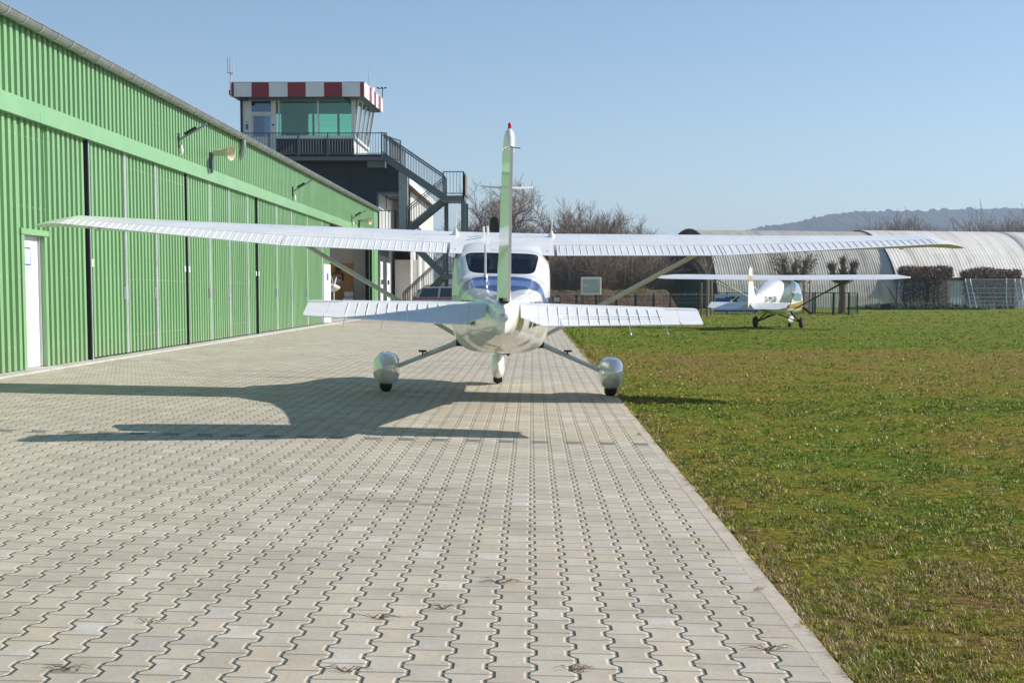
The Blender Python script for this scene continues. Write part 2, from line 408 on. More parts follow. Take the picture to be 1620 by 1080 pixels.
mb.slab([(-6.1,65.604,gz(-6.1)),(KIN-.002,65.604,gz(KIN)),(KIN-.002,84,gz(KIN)),(-6.1,84,gz(-6.1))], (0,0,-.04))
mb.slab([(-16,65.604,gz(-8)+.0),(-6.104,65.604,gz(-6.1)),(-6.104,84,gz(-6.1)),(-16,84,gz(-8))], (0,0,-.04))
apron = mb.build('pavement', apron_mat()); tag(apron, kind='structure')
pm('kerb_stone', (.44, .385, .315), .85, var=.10, scale=3, bump=.003)
mb = MB(); y = -6.0
while y < 84:
    dz = rng.uniform(-.0008, .0008); dx = rng.uniform(-.003, .003)
    mb.slab([(KIN+dx,y,gz(1)-.0006+dz),(KOUT+dx,y,gz(1)-.0006+dz),(KOUT+dx,y+.995,gz(1)-.0006+dz),(KIN+dx,y+.995,gz(1)-.0006+dz)], (0,0,-.15)); y += 1.0
kerb = mb.build('kerb', MATS['kerb_stone'], bev=.003); tag(kerb, kind='structure')
# gravel path behind the fence
mb = MB(); mb.slab([(-3,97,.02),(11.5,99,.02),(11.2,105,.02),(-3,103,.02)], (0,0,-.1)); 
tag(mb.build('path', MATS['concrete']), kind='structure')
# grass tufts: one mass, denser and finer near the camera
def tufts(X, Y, nb, hs, ws):
    n = len(X); X = np.repeat(X, nb); Y = np.repeat(Y, nb); m = n*nb
    tr = np.repeat(nrs.rand(n), nb); tall = np.repeat(.45+1.5*nrs.rand(n)**4, nb); g_ = 1+Y/38
    rad = np.repeat(.010+.022*nrs.rand(n), nb)*g_*np.sqrt(nrs.rand(m)); a = nrs.rand(m)*6.283
    bx = X+np.cos(a)*rad; by = Y+np.sin(a)*rad
    h = hs*tall*(.6+.7*nrs.rand(m))*g_; w = np.maximum(ws, Y*.00062)*(.75+.6*nrs.rand(m))
    la = a+nrs.randn(m)*.7; lean = (.25+1.0*nrs.rand(m))*h; wa = la+1.571+nrs.randn(m)*.4
    Z = np.where(bx < 2.5, -.02*bx, -.05)-.013
    V = np.zeros((m, 5, 3), np.float32)
    dx, dy = np.cos(wa)*w/2, np.sin(wa)*w/2; lx, ly = np.cos(la)*lean, np.sin(la)*lean
    V[:,0] = np.stack([bx-dx, by-dy, Z], 1); V[:,1] = np.stack([bx+dx, by+dy, Z], 1)
    V[:,2] = np.stack([bx+dx*.8+lx*.4, by+dy*.8+ly*.4, Z+h*.66], 1); V[:,3] = np.stack([bx-dx*.8+lx*.4, by-dy*.8+ly*.4, Z+h*.66], 1)
    V[:,4] = np.stack([bx+lx, by+ly, Z+h*(.75+.25*nrs.rand(m))], 1)
    return V, tr
def field(N, y0, y1, xmax=None):
    Y = 1/(1/y0+(1/y1-1/y0)*nrs.rand(N)); X = KOUT+.02+(.40*Y+1.0-KOUT)*nrs.rand(N)**1.1
    cl = np.sin(X*5.1+1.3*np.sin(Y*2.3))*np.sin(Y*3.7+1.7*np.sin(X*3.1))+.7*np.sin(X*13+Y*7+2*np.sin(Y*5))*np.sin(Y*15-X*5)+.5*np.sin(X*31-Y*11)*np.sin(Y*37+X*9)
    k = nrs.rand(N) < np.clip(.40+.75*cl-.35*(X < 1.32), .04, 1)
    return X[k], Y[k]
P = []
P.append(tufts(*field(92000, 4.1, 17), 8, .0155, .0034))
P.append(tufts(*field(44000, 15, 95), 6, .016, .004))
ye = 4.2+70*nrs.rand(9000)**2.2; ce = np.sin(ye*3.1)*np.sin(ye*7.7+1)+.5*np.sin(ye*19)
xe = KOUT+.015+np.abs(nrs.randn(9000))*.05-.03*np.clip(ce, 0, 1.5)*nrs.rand(9000); ke = ce > -.5
P.append(tufts(xe[ke], ye[ke], 8, .017, .0034))
V = np.concatenate([p[0] for p in P]); TR = np.concatenate([p[1] for p in P])
n = len(V); me = bpy.data.meshes.new('grass')
me.vertices.add(n*5); me.vertices.foreach_set('co', V.reshape(-1))
base = (np.arange(n)*5)[:, None]
loops = (base+np.array([0,1,2,3,3,2,4])).astype(np.int32).reshape(-1)
me.loops.add(len(loops)); me.loops.foreach_set('vertex_index', loops)
st = (np.arange(n)*7)[:, None]+np.array([0, 4])
me.polygons.add(2*n); me.polygons.foreach_set('loop_start', st.reshape(-1).astype(np.int32)); me.polygons.foreach_set('loop_total', np.tile([4, 3], n).astype(np.int32))
at_ = me.attributes.new('tuft', 'FLOAT', 'POINT'); at_.data.foreach_set('value', np.repeat(TR, 5).astype(np.float32))
me.update(calc_edges=True)
me.materials.append(blade_mat())
grass = bpy.data.objects.new('grass', me); COL.objects.link(grass); tag(grass, kind='stuff')
# wooded hill range, far
def hill_mat():
    m, g = newmat('woodland')
    pos = g.n('ShaderNodeNewGeometry').outputs['Position']
    n1 = g.noise(pos, .012, 5, .65); n2 = g.noise(pos, .09, 4, .7)
    col = g.ramp(g.M('ADD', g.M('MULTIPLY', n1, .6), g.M('MULTIPLY', n2, .4)), [(.32, (.010, .014, .010)), (.48, (.034, .029, .022)), (.7, (.062, .048, .036))])
    b = g.bsdf(Base_Color=col, Roughness=1., Specular_IOR_Level=.1); g.put(b.inputs['Normal'], g.bump(n2, 12.)); fin(g, b); return m
prof = [(300,420),(700,408),(850,400),(950,396),(1050,386),(1120,376),(1190,364),(1250,354),(1310,341),(1370,334.5),(1430,333),(1480,332.5),(1540,329.5),(1620,328.5),(1760,330),(2000,345),(2300,372),(2600,420)]
hx = np.linspace(300, 2600, 620); hy = np.interp(hx, [p[0] for p in prof], [p[1] for p in prof])
D0 = 2300.
mb = MB(); rows = 14; n = len(hx)
for r in range(rows):
    t = r/(rows-1); Yr = 1500+t*(D0-1500)
    for i in range(n):
        top = wz(hy[i], D0); X = wx(hx[i], D0)
        zz = top*(t**1.15)+(nrs.rand()*5.5*(.4+.6*(nrs.rand() > .7)) if t > .1 else -3)
        zz += 5*math.sin(i*.06+r)*t*(1-t)*4
        mb.v.append((X+nrs.randn()*1.5, Yr+60*math.sin(i*.023)+nrs.randn()*4, max(zz, -3)))
for r in range(rows-1):
    for i in range(n-1):
        a = r*n+i; mb.f.append((a, a+1, a+n+1, a+n)); mb.mi.append(0)
for i in range(n):   # far side falls away
    mb.v.append((mb.v[(rows-1)*n+i][0], D0+350, -3))
for i in range(n-1):
    a = (rows-1)*n+i; mb.f.append((a, a+1, a+n+1, a+n)); mb.mi.append(0)
hill = mb.build('hills', hill_mat(), fix=False); tag(hill, kind='structure')
# ------------------------------------------------------------------ sky, sun, haze
SUN = Vector((1.55, .26, 1.0)).normalized()
EL = math.asin(SUN.z); AZ = math.atan2(SUN.x, SUN.y)
W = bpy.data.worlds.new('World'); S.world = W; W.use_nodes = True
g = NG(W.node_tree); W.node_tree.nodes.clear()
sky = g.n('ShaderNodeTexSky', sky_type='NISHITA'); sky.sun_disc = False; sky.sun_elevation = EL; sky.sun_rotation = AZ
sky.altitude = 150; sky.air_density = 1.0; sky.dust_density = .05; sky.ozone_density = 3.2
bg = g.n('ShaderNodeBackground'); bg.inputs[1].default_value = .094
g.nt.links.new(sky.outputs[0], bg.inputs[0]); wo = g.n('ShaderNodeOutputWorld'); g.nt.links.new(bg.outputs[0], wo.inputs[0])
sl = bpy.data.lights.new('sun', 'SUN'); sl.energy = 5.0; sl.angle = R(.53); sl.color = (1, .93, .82)
so = bpy.data.objects.new('sun', sl); COL.objects.link(so); so.rotation_euler = SUN.to_track_quat('Z', 'Y').to_euler(); so.location = (30, 10, 40)
HAZE = True
if HAZE:
    m, g = newmat('air'); pv = g.n('ShaderNodeVolumePrincipled')
    pv.inputs['Color'].default_value = (.64, .79, 1., 1); pv.inputs['Density'].default_value = .00030; pv.inputs['Anisotropy'].default_value = .2
    g.nt.links.new(pv.outputs[0], g.out.inputs[1])
    mb = MB(); mb.box(-4300, 4300, -40, 4300, -5, 190); tag(mb.build('haze', m), kind='stuff')
cam = bpy.data.cameras.new('camera'); cam.lens = 50; cam.sensor_width = 36; cam.shift_y = (PY-540)/1620; cam.clip_end = 9000; cam.clip_start = .05
co = bpy.data.objects.new('camera', cam); COL.objects.link(co); co.location = EYE; co.rotation_euler = ROT.to_euler(); S.camera = co
S.view_settings.view_transform = 'Standard'; S.view_settings.look = 'None'; S.view_settings.gamma = 1; S.view_settings.exposure = .5
S.cycles.use_denoising = True; S.cycles.max_bounces = 8; S.cycles.transparent_max_bounces = 16; S.cycles.volume_bounces = 0
# ------------------------------------------------------------------ hangar
XW = -7.09; GZH = gz(XW); YE = 65.4
def yw(u): return XW*F/(u-VX)          # where the wall line shows at picture column u
hg = root('hangar', (XW, 30, GZH), 'long green corrugated metal hangar with sliding doors along the paving', 'hangar')
g_sheet, g_trim = MATS['green_sheet'], MATS['green_trim']
ZB0, ZB1, ZE = 3.66, 3.93, 4.90
mb = MB(); mb.corr((XW, 2, ZB1), (0,1,0), YE-2, (0,0,ZE-ZB1+.05), (1,0,0), .225, .045); mb.build('upper_cladding', g_sheet, hg, fix=False)
mb = MB(); mb.box(XW-.05, XW+.075, 2, YE, ZB0, ZB0+.135); mb.box(XW-.05, XW+.052, 2, YE, ZB0+.137, ZB1)
for i in range(10): 
    y = 2+i*6.02+(i*37 % 5)*.4; mb.box(XW+.05, XW+.0775, y, y+.012, ZB0+.002, ZB0+.133)
mb.build('flashing_band', g_trim, hg)
XP = XW-.06
doorY0, doorY1 = yw(41), yw(73)
posts = [yw(u) for u in (143, 298, 409)]
Yop0, Yop1 = yw(523), yw(588)
# fixed wall with the entrance door
mb = MB()
mb.corr((XP, 2, GZH+.03), (0,1,0), doorY0-.12-2, (0,0,ZB0-GZH), (1,0,0), .225, .042)
mb.corr((XP, doorY0-.12, 2.12), (0,1,0), doorY1-doorY0+.24, (0,0,ZB0-2.09), (1,0,0), .225, .042)
mb.corr((XP, doorY1+.12, GZH+.03), (0,1,0), posts[0]-.13-doorY1-.12, (0,0,ZB0-GZH), (1,0,0), .225, .042)
mb.build('lower_cladding', g_sheet, hg, fix=False)
mb = MB(); mb.box(XP-.02, XP+.05, doorY0-.12, doorY0, GZH+.03, 2.06); mb.box(XP-.02, XP+.05, doorY1, doorY1+.10, GZH+.03, 2.06)
mb.box(XP-.02, XP+.065, doorY0-.16, doorY1+.14, 2.06, 2.14)
dfr = mb.build('door_frame', g_trim, hg)
mb = MB(); mb.box(XP-.10, XP-.02, doorY1-.02, doorY1+.04, GZH+.03, 2.06)
mb.build('door_reveal', MATS['light_grey'], hg)
mb = MB(); mb.box(XP-.10, XP-.055, doorY0-.05, doorY1-.021, GZH+.03, 2.06)
dl = mb.build('door', MATS['white_paint'], hg); dl['label'] = 'white entrance door in the hangar wall'
mb = MB(); mb.tube([(XP-.055,doorY0+.04,1.15),(XP-.01,doorY0+.04,1.15),(XP-.01,doorY0+.15,1.15)], .011); mb.build('handle', MATS['alu'], dl)
mb = MB(); mb.box(XP-.053, XP-.050, doorY0+.12, doorY0+.50, 1.63, 1.89); nt_ = mb.build('notice', MATS['paper'], dl)
mb = MB(); mb.box(XP-.050, XP-.048, doorY0+.12, doorY0+.50, 1.865, 1.89); mb.box(XP-.050, XP-.048, doorY0+.12, doorY0+.50, 1.63, 1.655); mb.box(XP-.050, XP-.048, doorY0+.475, doorY0+.50, 1.656, 1.864)
mb.build('notice_border', MATS['ink_blue'], dl)
# sliding door panels
allp = [posts[0], yw(202), yw(250), posts[1], yw(335), yw(365), yw(394), posts[2], yw(440), yw(463), yw(488), yw(511)]
ends = allp[1:]+[Yop0]
for i, (a, b) in enumerate(zip(allp, ends)):
    mb = MB(); y0 = a+(.10 if a in posts else .03); y1 = b-(.10 if b in posts else .03)
    mb.corr((XP, y0, GZH+.05), (0,1,0), y1-y0, (0,0,ZB0-GZH+.05), (1,0,0), .225, .042)
    pn = mb.build('door_panel', g_sheet, hg, fix=False)
    for ya, yb in ((y0-.03, y0+.035), (y1-.035, y1+.028)):
        if (ya < y0 and a in posts) or (ya > y0 and b in posts): continue
        mb = MB(); mb.box(XP-.03, XP+.052, ya, yb, GZH+.05, ZB0-.004); mb.build('panel_edge', MATS['alu'], pn)
    for yy, sg in ((y0, 1), (y1, -1)):
        if (yy == y0 and a in posts) or (yy == y1 and b in posts):
            mb = MB(); mb.box(XP+.043, XP+.050, yy+sg*.04, yy+sg*.13, 1.66, 1.78); mb.build('plate', MATS['paper'], pn)
        else:
            mb = MB(); mb.box(XP+.040, XP+.052, yy+sg*.06, yy+sg*.15, 1.12, 1.34)
            mb.build('handle', MATS['zinc'], pn, bev=.004)
for p in posts:
    mb = MB(); mb.box(XP-.05, XP+.070, p-.045, p+.01, GZH+.01, ZB0-.003); po = mb.build('door_post', MATS['dark_gap'], hg)
    mb = MB(); mb.box(XP-.05, XP+.060, p+.012, p+.085, GZH+.01, ZB0-.003); mb.build('post_trim', MATS['alu'], po)
mb = MB(); mb.box(XP-.3, XP+.30, 2, YE+.2, GZH-.2, GZH+.022); mb.build('plinth', MATS['concrete'], hg)
mb = MB(); mb.box(XP-.30, XP-.08, posts[0], Yop1, ZB0-.03, ZB0+.1); mb.build('door_track', MATS['dark_gap'], hg)
# eaves: gutter with brackets, roof sheet
def gut(mb, y0, y1, r, th):
    n = 10; ring = [(r*math.cos(math.pi+math.pi*k/n), r*math.sin(math.pi+math.pi*k/n)) for k in range(n+1)]
    ring += [((r-th)*math.cos(2*math.pi-math.pi*k/n), (r-th)*math.sin(2*math.pi-math.pi*k/n)) for k in range(n+1)]
    mb.loft([[(XW+.135+x, y, ZE+.085+z) for x, z in ring] for y in (y0, y1)])
    mb.tube([(XW+.135+r, y0, ZE+.088), (XW+.135+r, y1, ZE+.088)], .012, 6)
mb = MB(); gut(mb, 2, YE+.1, .095, .006); gt = mb.build('gutter', MATS['zinc'], hg, smooth=50)
y = 2.4
while y < YE:
    mb = MB(); gut(mb, y, y+.035, .108, .012); mb.build('gutter_bracket', MATS['alu'], gt, smooth=50); y += .66
def roofz(x): return 5.03+(XW+.06-x)*.16
mb = MB(); 
mb.slab([(XW+.06,2,5.03),(XW+.06,YE+.12,5.03),(-15,YE+.12,roofz(-15)),(-15,2,roofz(-15))], (0,0,.05))
mb.slab([(-15.003,2,roofz(-15)),(-15.003,YE+.12,roofz(-15)),(-23,YE+.12,5.03),(-23,2,5.03)], (0,0,.05))
mb.build('roof', MATS['steel_grey'], hg)
mb = MB(); mb.box(XW-.01, XW+.03, 2, YE+.1, ZE+.04, 5.025); mb.build('eaves_board', MATS['dark_gap'], hg)
mb = MB(); mb.corr((-22.9, YE, GZH), (1,0,0), 22.9+XW-.02, lambda t: (0,0,roofz(max(-22.9+t, -30+22.9-t))-GZH), (0,1,0), .225, .035)
mb.build('gable_wall', g_sheet, hg, fix=False)
mb = MB(); mb.box(XW-.06, XW+.02, Yop1, YE-.02, GZH, ZB0); mb.build('corner_panel', g_sheet, hg)
mb = MB(); mb.box(XW+.02, XW+.05, Yop1+.75, YE, GZH, ZE); mb.box(XW-.1, XW+.045, Yop1, Yop1+.2, GZH, ZB0-.002); mb.build('corner_trim', g_trim, hg)
# inside of the open bay
mb = MB(); mb.box(-22.8, XP-.35, 44, YE-.1, GZH-.1, GZH+.03); mb.build('hall_floor', MATS['concrete'], hg)
mb = MB(); mb.box(-22.8, XW-.55, YE-.14, YE-.08, GZH, 5.0); mb.box(-9.2, XW-.3, 44, YE-.2, ZB0+.3, ZB0+.35); mb.build('inner_wall', MATS['white_plaster'], hg)
mb = MB(); mb.box(-22.8, -22.7, 44, YE-.2, GZH, 5.0); mb.box(-22.7, XW-.15, 43.9, 44, GZH, 5.); mb.build('rear_wall', MATS['light_grey'], hg)
mb = MB(); mb.box(wx(518,65), wx(560.5,65), YE-.2, YE-.15, GZH+.3, wz(416,65)); mb.build('board_wall', MATS['osb'], hg)
mb = MB(); mb.box(wx(560.5,65), wx(578.5,65), YE-.45, YE-.15, GZH, ZB0+.2); mb.build('pillar', MATS['light_grey'], hg)
mb = MB(); mb.box(wx(578.5,65)+.02, wx(589,65), YE-.5, YE-.15, GZH, ZB0+.2); mb.build('dark_gap', MATS['dark_gap'], hg)
# open leaf of the bay with a notice
mb = MB(); mb.box(XP+.04, XP+.10, yw(511.5), yw(522), GZH+.05, wz(417,48)); lf = mb.build('open_door_leaf', MATS['white_paint'], hg)
mb = MB(); mb.box(XP+.101, XP+.104, yw(515.5), yw(518.5), wz(443,48.5), wz(432,48.5)); mb.build('notice', MATS['ink_blue'], lf)
# things inside the bay
t = root('workbench', (wx(552,63.8), 63.8, GZH+.03), 'grey cabinet on one leg standing before the wooden board wall', 'cabinet')
mb = MB(); c = wx(552,63.8); mb.box(c-.22, c+.22, 63.5, 64.1, .72, .98); mb.box(c-.2, c+.2, 63.7, 64.1, 1.0, 1.25); mb.build('cabinet', MATS['light_grey'], t, bev=.01)
mb = MB(); mb.box(c-.04, c+.04, 63.75, 63.85, GZH+.03, .72); mb.box(c-.2, c+.2, 63.6, 64, GZH+.03, GZH+.07); mb.build('leg', MATS['light_grey'], t)
t = root('wall_picture', (wx(533,65), YE-.2, 1.5), 'blue and white poster pinned on the wooden board wall', 'poster')
mb = MB(); mb.box(wx(526,65), wx(540,65), YE-.22, YE-.203, wz(447,65), wz(437,65)); mb.build('sheet', MATS['paper'], t)
mb = MB(); mb.box(wx(527,65), wx(539,65), YE-.224, YE-.221, wz(440.5,65), wz(438,65)); mb.build('heading', MATS['ink_blue'], t)
t = root('wall_helmet', (wx(535,65), YE-.2, 2.4), 'dark red helmet hanging on the wooden board wall', 'helmet')
mb = MB(); c = Vector((wx(535,65), YE-.32, wz(425,65))); mb.lathe([(.005,.13),(.08,.115),(.125,.05),(.13,-.02),(.12,-.09),(.10,-.10)], c, n=16); mb.build('shell', MATS['red_paint'], t, smooth=40)
mb = MB(); mb.box(c.x-.10, c.x+.10, c.y-.15, c.y-.10, c.z-.06, c.z+.03); mb.build('visor', MATS['blade_black'], t)
t = root('wall_shelf', (wx(535,65), YE-.2, 2.), 'dark shelf board under the helmet on the board wall', 'shelf')
mb = MB(); mb.box(wx(526,65), wx(543,65), YE-.45, YE-.205, wz(433.2,65), wz(432,65)); mb.build('board', MATS['brown_wood'], t)
mb = MB(); mb.box(wx(541,65), wx(543,65), YE-.40, YE-.205, wz(444,65), wz(433.4,65)); mb.build('bracket', MATS['dark_metal'], t)
# nose of the aeroplane parked inside the open bay, nose out
t = root('parked_aeroplane', (-9, 53.2, GZH+.03), 'white propeller aeroplane parked inside the hangar with its spinner poking out', 'aeroplane')
zc = wz(455, 53.2, 535); xt = wx(538.5, 53.2)
mb = MB(); mb.lathe([(.01,0),(.07,-.06),(.12,-.16),(.145,-.30),(.15,-.36)], (xt, 53.2, zc), 'x', 16); mb.build('spinner', MATS['plane_white'], t, smooth=40)
mb = MB()
for k in range(3):
    a = .5+k*2.094; d = Vector((0, math.cos(a), math.sin(a)))
    mb.bar(Vector((xt-.24,53.2,zc))+d*.12, Vector((xt-.24,53.2,zc))+d*.75, .09, .03, up=(1,.4,0))
mb.build('propeller', MATS['plane_matt_white'], t)
mb = MB(); rings = []
for (x, ry, rz, dz) in ((0,.17,.17,0),(-.1,.32,.26,-.02),(-.8,.48,.42,-.05),(-1.6,.55,.5,-.02),(-2.6,.56,.62,.1),(-4,.36,.40,.1),(-6.2,.10,.14,.15)):
    rings.append([(xt-.37+x, 53.2+ry*math.cos(a), zc+dz+rz*math.sin(a)) for a in np.linspace(0, 2*math.pi, 20, endpoint=False)])
mb.loft(rings); mb.build('fuselage', MATS['plane_white'], t, smooth=50)
mb = MB(); mb.box(xt-3.6, xt-2.3, 49.5, 57, zc-.35, zc-.22); mb.build('wing', MATS['plane_matt_white'], t, bev=.05)
mb = MB(); mb.box(xt-.75, xt-.50, 53.08, 53.32, GZH+.15, zc-.3); mb.build('leg', MATS['white_paint'], t, bev=.03)
for dx, dy in ((-.62,0),(-2.6,-.9),(-2.6,.9)):
    mb = MB(); mb.lathe([(.08,-.06),(.17,-.06),(.19,0),(.17,.06),(.08,.06)], (xt+dx, 53.2+dy, GZH+.03+.19), 'y', 16); mb.build('wheel', MATS['rubber'], t, smooth=40)
# flood lights on the wall
def wall_lamp(u, v0, label):
    Y = yw(u); z0 = wz(v0, Y, u); t = root('wall_lamp', (XW+.03, Y, z0), label, 'wall lamp', 'wall lamps under the gutter')
    mb = MB(); mb.box(XW+.0, XW+.06, Y-.06, Y+.06, z0-.14, z0+.14); mb.build('base_plate', MATS['dark_metal'], t)
    p = Vector((XW+.05, Y, z0)); q = p+Vector((.56, .05, .33))
    mb = MB(); mb.bar(p, q, .05, .04); mb.build('arm', MATS['zinc'], t)
    mb = MB(); a = p.lerp(q, .22); b = p.lerp(q, .62); mb.bar(a+Vector((0,0,.045)), b+Vector((0,0,.045)), .12, .05); mb.build('lamp_housing', MATS['blade_black'], t)
    mb = MB(); mb.lathe([(.005,-.30),(.035,-.27),(.045,-.2),(.03,-.13),(.02,-.1)], (p.x+.05, Y, z0), n=12); mb.build('bulb', MATS['white_paint'], t, smooth=40)
wall_lamp(283, 222, 'wall lamp arm nearest the camera, left of the large loudspeaker')
wall_lamp(463, 303, 'second wall lamp arm, right of the gutter outlet pipe')
wall_lamp(556, 346, 'wall lamp arm farthest along the hangar, beside the small loudspeaker')
def speaker(u0, v0, L, rad, label):
    Y = yw(u0); z0 = wz(v0, Y, u0); t = root('horn_loudspeaker', (XW+.03, Y, z0), label, 'loudspeaker', 'horn loudspeakers on the hangar wall')
    mb = MB(); mb.box(XW+.03, XW+.10, Y-.05, Y+.05, z0-.42, z0+.02); mb.bar((XW+.08,Y,z0-.02), (XW+.26,Y,z0-.02), .05); mb.build('bracket', MATS['steel_grey'], t)
    d = Vector((1, -.42, -.06)).normalized(); o = Vector((XW+.12, Y, z0+.02))
    prof = [(.05,0),(.105,.02),(.11,.20),(.10,.22),(.115,.30),(.14,.38),(.18,.45),(.235,.50),(.24,.51),(.22,.50),(.16,.43),(.10,.33),(.06,.24),(.03,.22)]
    k = rad/.24; M = d.to_track_quat('Z', 'Y').to_matrix(); mb = MB(); rings = []
    for r, h in prof: rings.append([o+M @ Vector((r*k*math.cos(a), r*k*math.sin(a), h*L/.51)) for a in np.linspace(0, 2*math.pi, 24, endpoint=False)])
    mb.loft(rings); mb.build('horn', MATS['horn_beige'], t, smooth=50)
speaker(333, 243, .46, .165, 'large beige horn loudspeaker on the hangar wall')
speaker(567, 349, .46, .165, 'small looking far beige horn loudspeaker at the end of the hangar')
# gutter outlet elbow
Yd = yw(380); mb = MB()
mb.tube([(XW+.135,Yd,ZE+.02),(XW+.135,Yd,ZE-.12),(XW+.125,Yd,ZE-.25),(XW+.09,Yd,ZE-.36),(XW+.03,Yd,ZE-.44),(XW-.03,Yd,ZE-.47)], .065, 12)
mb.build('outlet_pipe', MATS['zinc'], hg, smooth=50)
# ------------------------------------------------------------------ control tower
TY = 70.0
tw = root('control_tower', (-9, TY, 0.12), 'airfield control tower with red and white roof band above a dark building', 'control tower')
def T(px, py, Y=TY): return at(px, py, Y)
Z = lambda v, Y=TY: wz(v, Y, 600)
ZP = Z(249)                     # platform walking level
XR = wx(632, TY); XL = -15.5
ZC0 = Z(250)
mb = MB(); mb.box(XL, wx(598,TY), TY, TY+6, 0, Z(305)); mb.box(XL, XR, TY+.004, TY+6, Z(305)+.002, Z(258)); mb.build('dark_front', MATS['dark_cladding'], tw)
mb = MB()
for u in (555, 612): mb.box(wx(u,TY)-.02, wx(u,TY)+.02, TY-.012, TY+.002, Z(330), Z(259)); 
mb.build('cladding_joint', MATS['dark_gap'], tw)
mb = MB(); mb.box(wx(598,TY), XR, TY-.03, TY+.10, Z(307.5), Z(304)); mb.box(wx(597,TY), wx(600,TY), TY-.03, TY+.10, 0, Z(307.5)-.002); mb.build('opening_frame', MATS['steel_grey'], tw)
mb = MB(); mb.box(XR, wx(645.5,TY), TY-.06, TY+.45, 3.96, Z(272)); mb.build('pillar', MATS['zinc'], tw)
XS = wx(598, TY)-.02
mb = MB(); mb.corr((XS, TY+.1, 4.2), (0,1,0), 8.8, (0,0,2.75), (1,0,0), .42, .06); mb.corr((wx(650,76.2), 76.2, .1), (0,1,0), 17, (0,0,6.7), (1,0,0), .33, .045); mb.build('white_corrugated_wall', MATS['white_paint'], tw, fix=False)
mb = MB(); mb.box(XS-.2, XS, TY+.1, TY+9.2, .1, 4.2); mb.box(XS-5, wx(650,76.2)-.02, 79.1, 93, .1, 6.8); mb.build('ground_floor_wall', MATS['white_plaster'], tw)
for (ya, yb, zt) in ((TY+1.1, TY+2.3, 2.75), (TY+4.3, TY+6.6, 2.75)):
    mb = MB(); mb.box(XS, XS+.03, ya, yb, .15, zt); dd = mb.build('door', MATS['white_paint'], tw)
    mb = MB(); mb.box(XS+.03, XS+.045, ya+.15, yb-.15, 2.0, zt-.1); mb.build('louvre', MATS['light_grey'], dd)
    mb = MB(); mb.box(XS+.031, XS+.08, ya+.3, ya+.8, 1.62, 1.85); mb.build('door_closer', MATS['dark_metal'], dd)
mb = MB(); mb.box(XS+.002, wx(645,TY), TY+.1, TY+5.3, 3.98, 4.2); mb.build('gallery_floor', MATS['light_grey'], tw)
# pitched roof over the long part with brown soffit
XEV = -6.02; ZEV = Z(281)
mb = MB(); mb.slab([(XEV,TY+.5,ZEV),(XEV,93.5,ZEV),(-13,93.5,ZEV+.9),(-13,TY+6.1,ZEV+.9),(-7.4,TY+6.1,ZEV+.18),(-7.4,TY+.5,ZEV+.18)], (0,0,.06)); mb.build('roof', MATS['steel_grey'], tw)
mb = MB(); mb.box(XEV-.03, XEV+.02, TY+.45, 93.5, ZEV-.27, ZEV+.05); mb.build('fascia_board', MATS['white_paint'], tw)
mb = MB(); mb.box(-7.4, XEV-.03, TY+.5, 93.4, ZEV-.24, ZEV-.2); mb.build('soffit', MATS['brown_wood'], tw)
# white enclosure under the gallery
mb = MB(); mb.box(wx(625,77), wx(659.5,77), 77, 79, .1, Z(411,77)); mb.build('white_enclosure', MATS['white_plaster'], tw)
mb = MB(); mb.box(wx(661,77), wx(664,77), 77, 77.4, .1, Z(390,77)); mb.box(wx(666.5,77), wx(671,77), 77.5, 77.9, .1, Z(400,77)); mb.build('white_post', MATS['white_paint'], tw)
mb = MB(); mb.box(wx(661,77), wx(664,77), 76.9, 76.995, 1.1, 1.35); mb.box(wx(667.5,77), wx(671,77), 77.35, 77.495, 1.05, 1.3); mb.build('meter_box', MATS['dark_metal'], tw)
mb = MB(); mb.box(XS+.01, wx(660,77), 78.95, 79.05, Z(411,77), 4.0); mb.build('recess', MATS['brown_wood'], tw)
# platform with railing
PX0, PX1 = wx(388, TY-.9), wx(613, TY-.9); PYf = TY-.9
mb = MB(); mb.box(-17, PX1, PYf, TY+9, ZP-.23, ZP-.05); mb.build('platform', MATS['steel_grey'], tw)
mb = MB(); mb.box(-17, PX1, PYf-.012, PYf+.002, ZP-.05, ZP+.06); mb.build('kick_board', MATS['dark_gap'], tw)
mb = MB(); mb.box(wx(585,TY), PX1-.1, PYf+.2, TY+1, ZP-.55, ZP-.235); mb.build('bracket_beam', MATS['steel_grey'], tw)
def railing(name, pts, h, spacing=.13, posts=1.35, parent=tw, zlow=.10, r=.011, mid=False):
    """pts: floor line (sloping allowed); bars stay vertical"""
    mb = MB(); up = Vector((0,0,h))
    for a, b in zip(pts, pts[1:]):
        a = Vector(a); b = Vector(b); L = (b-a).length; n = max(1, int(L/spacing))
        mb.tube([a+up, b+up], .026, 6); mb.bar(a+Vector((0,0,zlow)), b+Vector((0,0,zlow)), .02, .035)
        if mid: mb.bar(a+up*.88, b+up*.88, .02, .03)
        for i in range(n+1):
            p = a.lerp(b, i/n); mb.tube([p+Vector((0,0,zlow)), p+up*.995], r, 4, cap=False)
    rl = mb.build(name, MATS['steel_grey'], parent)
    for a, b in zip(pts, pts[1:]):
        a = Vector(a); b = Vector(b); n = max(1, round((b-a).length/posts))
        for i in range(n+1):
            p = a.lerp(b, i/n); mb = MB(); mb.bar(p+Vector((0,0,-.18)), p+up*1.005, .055, .055); mb.build('post', MATS['steel_grey'], rl)
    return rl
zr = Z(210.5, PYf)-ZP
railing('railing', [(-16.9, PYf, ZP), (PX1, PYf, ZP)], zr)
railing('railing', [(PX1, TY+8.9, ZP), (PX1, TY+.75, ZP)], zr)
